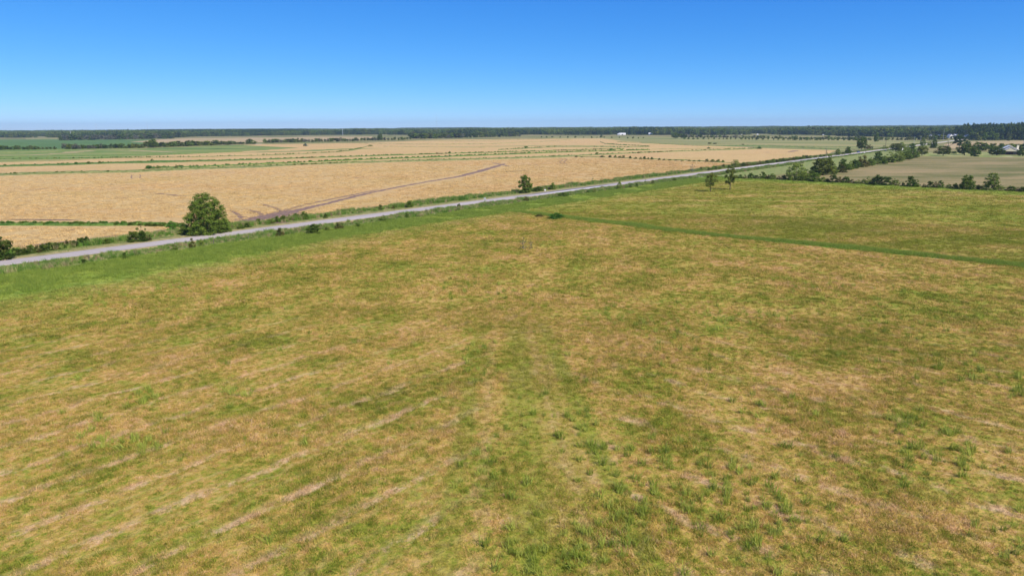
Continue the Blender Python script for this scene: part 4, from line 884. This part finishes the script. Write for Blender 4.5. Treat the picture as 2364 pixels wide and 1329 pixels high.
def tractor():
    b = P(704.5, 337.5); e = place('tractor', b, 'green tractor working alone in the far stubble below the tree row', 'tractor', 2.7); e.scale = (1.35, 1.35, 1.35)
    m = MB(); m.loft([[(.2, y, 1.0), (2.3, y, 1.0), (2.35, y, 1.55), (2.0, y, 1.75), (.2, y, 1.9)] for y in (-.42, .42)]); link('hood', m.mesh('hood', M['green_paint']), e)
    link('chassis', MB().box(-1.2, 2.2, -.28, .28, .6, .98).mesh('chassis', M['green_paint']), e)
    link('cab_glass', MB().box(-1.2, .18, -.68, .68, 1.2, 2.6).mesh('cab', M['glass']), e); link('cab_roof', MB().box(-1.35, .32, -.8, .8, 2.61, 2.8).mesh('roof', M['green_paint']), e)
    for y in (-.95, .95):
        wheel(e, -.75, y, .9, .5, 'yellow_paint'); wheel(e, 1.75, y*.85, .6, .36, 'yellow_paint')
        link('fender', MB().box(-1.4, .0, y-.3, y+.3, 1.82, 1.9).mesh('fender', M['green_paint']), e)
    link('exhaust', MB().tube([(1.3, .3, 1.7), (1.3, .3, 2.7)], [.06, .05], 8).mesh('ex', M['dark']), e)
    link('implement', MB().box(-3.2, -1.3, -1.6, 1.6, .5, 1.1).mesh('impl', M['green_paint']), e)
tractor()

# ------------------------------------------------------------------ scattered growth (stuff), by geometry nodes
def scatter_group():
    ng = bpy.data.node_groups.new('scatter', 'GeometryNodeTree')
    ng.interface.new_socket('Geometry', in_out='INPUT', socket_type='NodeSocketGeometry'); ng.interface.new_socket('Collection', in_out='INPUT', socket_type='NodeSocketCollection')
    ng.interface.new_socket('Geometry', in_out='OUTPUT', socket_type='NodeSocketGeometry'); N = ng.nodes
    gi = N.new('NodeGroupInput'); go = N.new('NodeGroupOutput'); ci = N.new('GeometryNodeCollectionInfo'); ip = N.new('GeometryNodeInstanceOnPoints')
    ci.inputs['Separate Children'].default_value = True; ci.inputs['Reset Children'].default_value = True; ip.inputs['Pick Instance'].default_value = True
    def attr(nm, ty):
        n = N.new('GeometryNodeInputNamedAttribute'); n.data_type = ty; n.inputs[0].default_value = nm; return n.outputs['Attribute']
    Lk = ng.links.new; Lk(gi.outputs[0], ip.inputs['Points']); Lk(gi.outputs[1], ci.inputs['Collection']); Lk(ci.outputs[0], ip.inputs['Instance'])
    Lk(attr('idx', 'INT'), ip.inputs['Instance Index']); Lk(attr('rot', 'FLOAT_VECTOR'), ip.inputs['Rotation']); Lk(attr('scl', 'FLOAT_VECTOR'), ip.inputs['Scale'])
    Lk(ip.outputs[0], go.inputs[0]); return ng
SG = scatter_group()
def protos(nm, meshes):
    c = bpy.data.collections.new(nm)
    for i, me in enumerate(meshes): link('%s_%02d' % (nm, i), me, coll=c)
    return c, len(meshes)
def scatter(name, pts, scl, pro, tilt=.12, label=None, cat=None):
    n = len(pts); me = bpy.data.meshes.new(name); me.vertices.add(n); me.vertices.foreach_set('co', np.asarray(pts, np.float32).ravel())
    a = me.attributes.new('idx', 'INT', 'POINT'); a.data.foreach_set('value', rng.integers(0, pro[1], n).astype(np.int32))
    r = np.stack([rng.normal(0, tilt, n), rng.normal(0, tilt, n), rng.uniform(0, 6.28, n)], 1).astype(np.float32); a = me.attributes.new('rot', 'FLOAT_VECTOR', 'POINT'); a.data.foreach_set('vector', r.ravel())
    scl = np.asarray(scl, np.float32); scl = np.repeat(scl[:, None], 3, 1) if scl.ndim == 1 else scl
    a = me.attributes.new('scl', 'FLOAT_VECTOR', 'POINT'); a.data.foreach_set('vector', scl.ravel())
    o = link(name, me); m = o.modifiers.new('scatter', 'NODES'); m.node_group = SG
    m[[i.identifier for i in SG.interface.items_tree if i.name == 'Collection'][0]] = pro[0]
    return tag(o, label, cat, kind='stuff')
def blades(n, rad, h0, h1, wd, lean, seed, mat, name, two_seg=True):
    g = np.random.default_rng(seed); a = g.uniform(0, 6.28, n); r = rad*np.sqrt(g.uniform(0, 1, n)); bx = np.cos(a)*r; by = np.sin(a)*r
    h = g.uniform(h0, h1, n); la = g.uniform(0, 6.28, n); ll = np.abs(g.normal(0, lean, n))*h+.05*h; wa = g.uniform(0, 3.14, n); w = wd*g.uniform(.6, 1.3, n)
    wx = np.cos(wa)*w/2; wy = np.sin(wa)*w/2; lx = np.cos(la)*ll; ly = np.sin(la)*ll; z = np.zeros(n)
    if two_seg:
        V = np.stack([np.stack([bx-wx, by-wy, z], 1), np.stack([bx+wx, by+wy, z], 1), np.stack([bx+wx*.8+lx*.35, by+wy*.8+ly*.35, h*.6], 1), np.stack([bx-wx*.8+lx*.35, by-wy*.8+ly*.35, h*.6], 1), np.stack([bx+lx, by+ly, h], 1)], 1).reshape(-1, 3)
        b = np.arange(n)[:, None]*5; Q = np.concatenate([b+np.array([0, 1, 2]), b+np.array([0, 2, 3]), b+np.array([3, 2, 4])])
    else:
        V = np.stack([np.stack([bx-wx, by-wy, z], 1), np.stack([bx+wx, by+wy, z], 1), np.stack([bx+lx, by+ly, h], 1)], 1).reshape(-1, 3); Q = np.arange(n*3).reshape(-1, 3)
    return mesh(name, V, Q, mat)
def sector(r0, r1, dens, half=47.):
    n = int(math.radians(half)*(r1*r1-r0*r0)*dens); r = np.sqrt(rng.uniform(r0*r0, r1*r1, n)); a = np.radians(rng.uniform(-half, half, n)); return np.sin(a)*r, np.cos(a)*r
def gz(x, y):
    rr = np.hypot(x, y+6); z = .08+vn(x, y, 3.1)*.22*np.clip(1-rr/300, .2, 1)+vn(x, y, 14.)*.3*np.clip(1-rr/500, 0, 1); return z-.02
def in_pasture(x, y, s0=13.): return (sdist(x, y) > s0) & (x*HN[0]+y*HN[1]-HC < -1)
turf = protos('turf', [blades(30, .30, .08, .26, .034, .95, 400+i, M['pasture_blades'], 'turf_blades', False) for i in range(5)])
X, Y = [], []; SC = []
for r0, r1, d, sc in ((30, 105, 10., 1.), (105, 220, 3., 1.8), (220, 400, .6, 3.2)):
    x, y = sector(r0, r1, d); k = in_pasture(x, y); x, y = x[k], y[k]; X.append(x); Y.append(y); SC.append(sc*rng.uniform(.7, 1.3, len(x))*(.6+.8*vn(x, y, 7.)))
X = np.concatenate(X); Y = np.concatenate(Y); SC = np.concatenate(SC)
scatter('grass', np.stack([X, Y, gz(X, Y)], 1), np.stack([SC, SC, np.minimum(SC, 1.5)], 1), turf, label='short mixed green and straw-coloured grass covering the pasture', cat='grass')
# tussocks of taller green grass
def tuss_c(t): 
    c = t.mix(t.rnd(), (.20, .27, .025), (.42, .46, .075)); return t.mix(t.mul(t.sm(t.noise(t.pos(), 3., 2), .5, .7), .45), c, (.34, .33, .12))
M['tussock'] = material('tussock', tuss_c, trans=.3, rough=.6, spec=.2)
tus = protos('tussock', [blades(44, .26, .25, .75, .03, .75, 500+i, M['tussock'], 'tussock_blades') for i in range(5)])
px = []
for cx, cy, rx, ry, n in [(1450, 1130, 80, 90, 26), (1380, 1060, 40, 50, 10), (1640, 1150, 90, 90, 34), (1740, 1240, 120, 90, 34), (1800, 1180, 60, 60, 10), (1330, 985, 50, 40, 12), (1430, 1250, 90, 70, 22), (1130, 1100, 40, 50, 8), (1200, 1290, 80, 40, 12), (1350, 1310, 90, 30, 14),
        (270, 1035, 60, 30, 14), (340, 1040, 40, 25, 8), (330, 915, 40, 18, 12), (235, 975, 20, 12, 4), (560, 915, 40, 18, 6), (2080, 990, 60, 30, 8), (2200, 1060, 110, 60, 30), (2350, 920, 30, 35, 10), (2120, 1010, 70, 40, 10), (2230, 860, 110, 30, 18), (2290, 1240, 80, 60, 8),
        (1210, 1000, 60, 60, 7), (1540, 1060, 40, 40, 6), (1700, 930, 120, 60, 12), (1560, 780, 140, 50, 26), (1720, 745, 100, 25, 30), (1430, 720, 60, 30, 20), (1100, 840, 30, 50, 12), (1080, 660, 120, 50, 30), (620, 600, 160, 30, 40), (420, 660, 160, 30, 40), (180, 690, 140, 30, 26),
        (1300, 900, 200, 150, 14), (600, 1000, 420, 200, 12), (1180, 1180, 140, 120, 12), (1900, 1100, 320, 180, 22), (2100, 780, 300, 60, 24), (1900, 660, 300, 60, 40), (700, 760, 400, 80, 24)]:
    q = rng.normal(0, .6, (int(n*1.5), 2))
    for dx, dy in q: px.append(P(cx+dx*rx, max(cy+dy*ry, 560))[:2])
px = np.array(px); px = px[in_pasture(px[:, 0], px[:, 1], 11)]
scatter('tall_grass', np.stack([px[:, 0], px[:, 1], gz(px[:, 0], px[:, 1])], 1), rng.choice([.55, .75, .9, 1.1, 1.3], len(px)), tus, .15, 'bright green tussocks of taller grass dotted over the pasture', 'grass')
# the lush strip and the green ditch line
M['lush'] = material('lush', lambda t: t.mix(t.add(t.mul(t.rnd(), .6), t.mul(t.noise(t.pos(), .3, 3), .4)), (.14, .23, .025), (.36, .43, .07)), trans=.4, rough=.6, spec=.2)
lush = protos('lush', [blades(60, .6, .25, .6, .05, .5, 600+i, M['lush'], 'lush_blades', False) for i in range(4)])
t_ = rng.uniform(-230, 330, 26000); s_ = 14+rng.beta(1.3, 1.6, 26000)*15; s_ += np.clip((-60-t_)/150, 0, 1)*rng.uniform(0, 12, 26000)*(rng.random(26000) < .5)
q = RA[None]+t_[:, None]*RD+s_[:, None]*RN; k = vn(q[:, 0], q[:, 1], 9) > .28; q = q[k]
a_ = np.array([2, 222.]); b_ = np.array([46, 175.]); c_ = np.array([160, 78.]); u = rng.random(6000)
q2 = np.concatenate([a_+(b_-a_)*u[:2200, None], b_+(c_-b_)*u[2200:, None]])+rng.normal(0, .95, (6000, 2)); q2 += (vn(q2[:, 0], q2[:, 1], 12)[:, None]-.5)*2
q = np.concatenate([q, q2]); q = q[in_pasture(q[:, 0], q[:, 1], 12)]
scatter('lush_grass', np.stack([q[:, 0], q[:, 1], gz(q[:, 0], q[:, 1])], 1), rng.uniform(.7, 1.4, len(q)), lush, .1, 'lush bright green grass strip beside the road and along the ditch line', 'grass')
# roadside weeds on both verges
M['weed'] = material('weed', lambda t: t.ramp(t.rnd(), [(0, (.08, .17, .02)), (.4, (.15, .27, .04)), (.7, (.27, .33, .08)), (.86, (.42, .36, .17)), (1, (.24, .17, .09))]), trans=.25, rough=.7)
weeds = protos('weed', [blades(60, .5, .4, 1.25, .06, .35, 700+i, M['weed'], 'weed_blades') for i in range(5)])
def verge(n, t0, t1, s0, s1, smin, smax):
    t = rng.uniform(t0, t1, n); s = rng.uniform(s0, s1, n); q = RA[None]+t[:, None]*RD+s[:, None]*RN; h = smin+(smax-smin)*vn(q[:, 0], q[:, 1], 5)*rng.uniform(.6, 1.3, n); return np.stack([q[:, 0], q[:, 1], np.full(n, .06)], 1), h
p1, h1 = verge(7500, -240, 330, 5.4, 13.5, .4, 1.25); p2, h2 = verge(7000, -240, 420, -17, -10.8, .5, 1.5); p3, h3 = verge(3500, 330, 800, 5, 9, .5, 1.); p4, h4 = verge(2500, -240, 500, -10, -4.2, .08, .22); p4[:, 2] = .12; p5, h5 = verge(3000, 420, 1000, -15, -9, .5, 1.)
scatter('roadside_weeds', np.concatenate([p1, p2, p3, p4, p5]), np.concatenate([h1, h2, h3, h4, h5]), weeds, .1, 'tangled green and dry weeds growing along both sides of the road', 'weeds')
# stubble clumps
straw = protos('straw', [blades(34, 1.0, .08, .28, .09, .6, 800+i, M['straw'], 'straw_blades', False) for i in range(4)])
n = 70000; t = rng.uniform(-330, 420, n); s = -17.5-rng.beta(1, 1.8, n)*330; qx = RA[0]+t*RD[0]+s*RN[0]; qy = RA[1]+t*RD[1]+s*RN[1]
k = (vn(qx, qy, 6) > .25) & (np.abs(np.degrees(np.arctan2(qx, qy))) < 47); 
rel = np.stack([qx, qy, np.full(n, -CAMH)], 1); uu = CX+FPX*(rel @ R)/(rel @ F); vv = CY-FPX*(rel @ U)/(rel @ F)
bound = np.interp(uu, [-400, 0, 150, 300, 600, 850, 1150, 1330, 1500, 1690, 2000], [412, 408, 403, 400, 389, 378, 369.5, 365, 369, 378, 378]); k &= vv > bound
k &= ~((uu < 440) & (vv > 508) & (vv < 525))
trk = np.array([(545, 518), (600, 505), (650, 494), (700, 483), (760, 469), (830, 451), (900, 436), (980, 421), (1060, 408), (1110, 395), (1166, 378.5)]); k &= ~((uu > 540) & (uu < 1170) & (np.abs(vv-np.interp(uu, trk[:, 0], trk[:, 1])) < 5.5))
qx, qy = qx[k], qy[k]
scatter('stubble', np.stack([qx, qy, np.full(len(qx), .05)], 1), rng.uniform(.8, 1.5, len(qx)), straw, .08, 'golden rice stubble and loose straw covering the field beyond the road', 'stubble')
# levee growth
lev = protos('levee_plant', [PRO['bush_bright'][0][0], PRO['bush'][0][0], PRO['bush_light'][0][0]])
LP = []
for pts, n, h in (([(0, 404), (150, 400), (300, 397.5), (450, 390.5), (600, 385), (850, 375), (1150, 366.5), (1400, 357), (1600, 348.5), (1750, 343)], 500, 1.2), ([(0, 384), (250, 377), (350, 375), (600, 369), (850, 360.5), (1150, 352), (1440, 344)], 480, 1.2),
                  ([(340, 388), (470, 385), (600, 379.5), (850, 368.5), (1150, 357.3), (1335, 350.3), (1500, 346)], 420, 1.3), ([(0, 367.5), (450, 362), (700, 355), (780, 350.7), (840, 341)], 200, .9), ([(-100, 520), (0, 520), (200, 521), (300, 521), (430, 525)], 260, .95), ([(1150, 346), (1285, 338.6), (1454, 340), (1498, 338.4), (1430, 334.5), (1398, 332)], 160, 1.1)):
    w = [np.array(P(*p)) for p in pts]; cum = np.concatenate([[0], np.cumsum([np.hypot(*(w[i+1]-w[i])[:2]) for i in range(len(w)-1)])])
    for d in rng.uniform(0, cum[-1], n):
        i = min(np.searchsorted(cum, d)-1, len(w)-2) if d > 0 else 0; f = (d-cum[i])/(cum[i+1]-cum[i]); q = w[i]+(w[i+1]-w[i])*f; dr = q[:2]/np.hypot(*q[:2]); q2 = q[:2]+dr*rng.uniform(0, 5 if h > 1 else 3); hh = h*rng.uniform(.45, 1.15)
        LP.append((q2[0], q2[1], .1, hh))
LP = np.array(LP)
scatter('levee_weeds', LP[:, :3], np.stack([LP[:, 3]*1.9, LP[:, 3]*1.9, LP[:, 3]], 1), lev, .05, 'green weeds and low growth along the rice field levees', 'weeds')

# ------------------------------------------------------------------ far woods: groves of trees
def merge(parts, mats):
    V = []; Q = []; mi = []; b = 0
    for me, M4, k in parts:
        n = len(me.vertices); co = np.empty(n*3, np.float32); me.vertices.foreach_get('co', co); co = co.reshape(-1, 3); co = co*np.array(M4[1])+np.array(M4[0])
        f = np.empty(len(me.loops), np.int32); me.loops.foreach_get('vertex_index', f); V.append(co); Q.append(f.reshape(-1, 3)+b); b += n; mi += [k]*(len(f)//3)
    me = mesh('grove', np.concatenate(V), np.concatenate(Q), mats=mats); me.polygons.foreach_set('material_index', np.array(mi, np.int32)); return me
def grove(seed, kinds, n, size, h0, h1, wf):
    g = np.random.default_rng(seed); parts = []; mats = [PRO[k][0][0].materials[0] for k in kinds]
    for i in range(n):
        k = int(g.integers(len(kinds))); c = PRO[kinds[k]][int(g.integers(3))][0]; h = g.uniform(h0, h1); w = h*g.uniform(*wf)
        parts.append((c, ((g.uniform(-size, size)/2, g.uniform(-size, size)/2, -.3), (w, w, h)), k))
    return merge(parts, mats)
mixed = protos('mixed_grove', [grove(900+i, ['far', 'far_dark', 'far_olive', 'far_mid'], 46, 80, 7, 19, (.7, 1.1)) for i in range(4)])
pines = protos('pine_grove', [grove(920+i, ['far_pine', 'far_pine', 'far_dark'], 60, 80, 17, 23, (.35, .5)) for i in range(3)])
def wood(name, poly_fn, step, pro, hs, label,  xr=(-4200, 7600), yr=(1200, 9000), tilt=0.):
    gx, gy = np.meshgrid(np.arange(xr[0], xr[1], step), np.arange(yr[0], yr[1], step)); gx = gx.ravel()+rng.uniform(-step*.3, step*.3, gx.size); gy = gy.ravel()+rng.uniform(-step*.3, step*.3, gy.size)
    rel = np.stack([gx, gy, np.full(len(gx), -CAMH)], 1); u = CX+FPX*(rel @ R)/(rel @ F); v = CY-FPX*(rel @ U)/(rel @ F)
    k = poly_fn(gx, gy, u, v); gx, gy = gx[k], gy[k]; s = ((.62+.62*vn(gx, gy, 190) if pro is mixed else 1)*rng.uniform(.85, 1.15, len(gx)))[:, None]*np.array(hs)
    if len(gx) > 14000: j = rng.permutation(len(gx))[:14000]; gx, gy, s = gx[j], gy[j], s[j]
    return scatter(name, np.stack([gx, gy, np.zeros(len(gx))], 1), s, pro, tilt, label, 'wood')
edge = [(-400, 319.5), (0, 318), (60, 318), (64, 315), (135, 315), (140, 317.5), (400, 318), (470, 315.5), (690, 312.5), (860, 311), (1000, 312), (1200, 313.5), (1260, 312.4), (1340, 311.6), (1490, 311.3), (1560, 312), (1800, 311.2), (1960, 313.5), (2040, 317), (2100, 318.5), (2200, 317), (2260, 317), (2364, 318), (2800, 318)]
ex, ey = zip(*edge)
def frontier(u): return np.interp(u, ex, ey)
inview = lambda gx, gy, u: (u > -420) & (u < 2790) & (gy > 500)
wood('far_wood', lambda gx, gy, u, v: inview(gx, gy, u) & (v < frontier(u)) & (np.hypot(gx, gy) < 7600) & ~((v > 305.5-(u-1182)*.004) & (vn(gx, gy, 260) < .22)), 66, mixed, (1, 1, 1), 'dark mixed woods stretching to the horizon')
wood('pine_wood', lambda gx, gy, u, v: inview(gx, gy, u) & (v < np.interp(u, [330, 345, 500, 690, 700], [300, 315.5, 314.5, 311.5, 300])) & (v > 305) & (u > 340) & (u < 696), 60, pines, (1, 1, .95), 'dark pine wood left of centre behind the beige field')
wood('pine_wood', lambda gx, gy, u, v: (u > 2262) & (u < 2900) & (v < np.interp(u, [2262, 2275, 2300, 2400], [320, 322.5, 323.5, 324])) & (v > 312.), 52, pines, (1.15, 1.15, 1.17), 'tall dark pine wood at the right edge', yr=(700, 2600))
wood('pine_wood', lambda gx, gy, u, v: ((u > 1470) & (u < 1540) & (v > 308) & (v < 311.5)) | ((u > 930) & (u < 1120) & (v > 301) & (v < 303.5)), 60, pines, (1, 1, 1.), 'dark pine group rising above the mixed far wood')

# look-alikes of a short row are told apart by their place in it
_u = 'first second third fourth fifth sixth seventh eighth ninth tenth eleventh twelfth thirteenth fourteenth fifteenth sixteenth seventeenth eighteenth nineteenth'.split()
ORD = _u[:]
for a_, b_ in (('twent', 'twenty'), ('thirt', 'thirty'), ('fort', 'forty'), ('fift', 'fifty'), ('sixt', 'sixty')): ORD += [a_+'ieth']+[b_+'-'+u for u in _u[:9]]
gr_ = {}
for o in COL.objects:
    if o.parent is None and o.get('group'): gr_.setdefault((o['group'], o['label']), []).append(o)
for (g_, l_), os_ in gr_.items():
    if 1 < len(os_) <= len(ORD):
        for i, o in enumerate(sorted(os_, key=lambda o: o.location.x/o.location.y)): o['label'] = l_+(', leftmost one' if i == 0 else ', %s from the left' % ORD[i])

# ------------------------------------------------------------------ air
hz = MB().box(-G-300, G+300, -2800, G+300, -1.5, 128).mesh('haze', None); ho = tag(link('haze', hz), kind='stuff')
hm = bpy.data.materials.new('air'); hm.use_nodes = True; hn = hm.node_tree; hn.nodes.remove(hn.nodes['Principled BSDF'])
pv = hn.nodes.new('ShaderNodeVolumePrincipled'); pv.inputs['Color'].default_value = (.57, .79, .97, 1); pv.inputs['Density'].default_value = HAZE; pv.inputs['Anisotropy'].default_value = .1
hn.links.new(pv.outputs[0], hn.nodes['Material Output'].inputs['Volume']); hz.materials.append(hm)
S.cycles.volume_bounces = 0
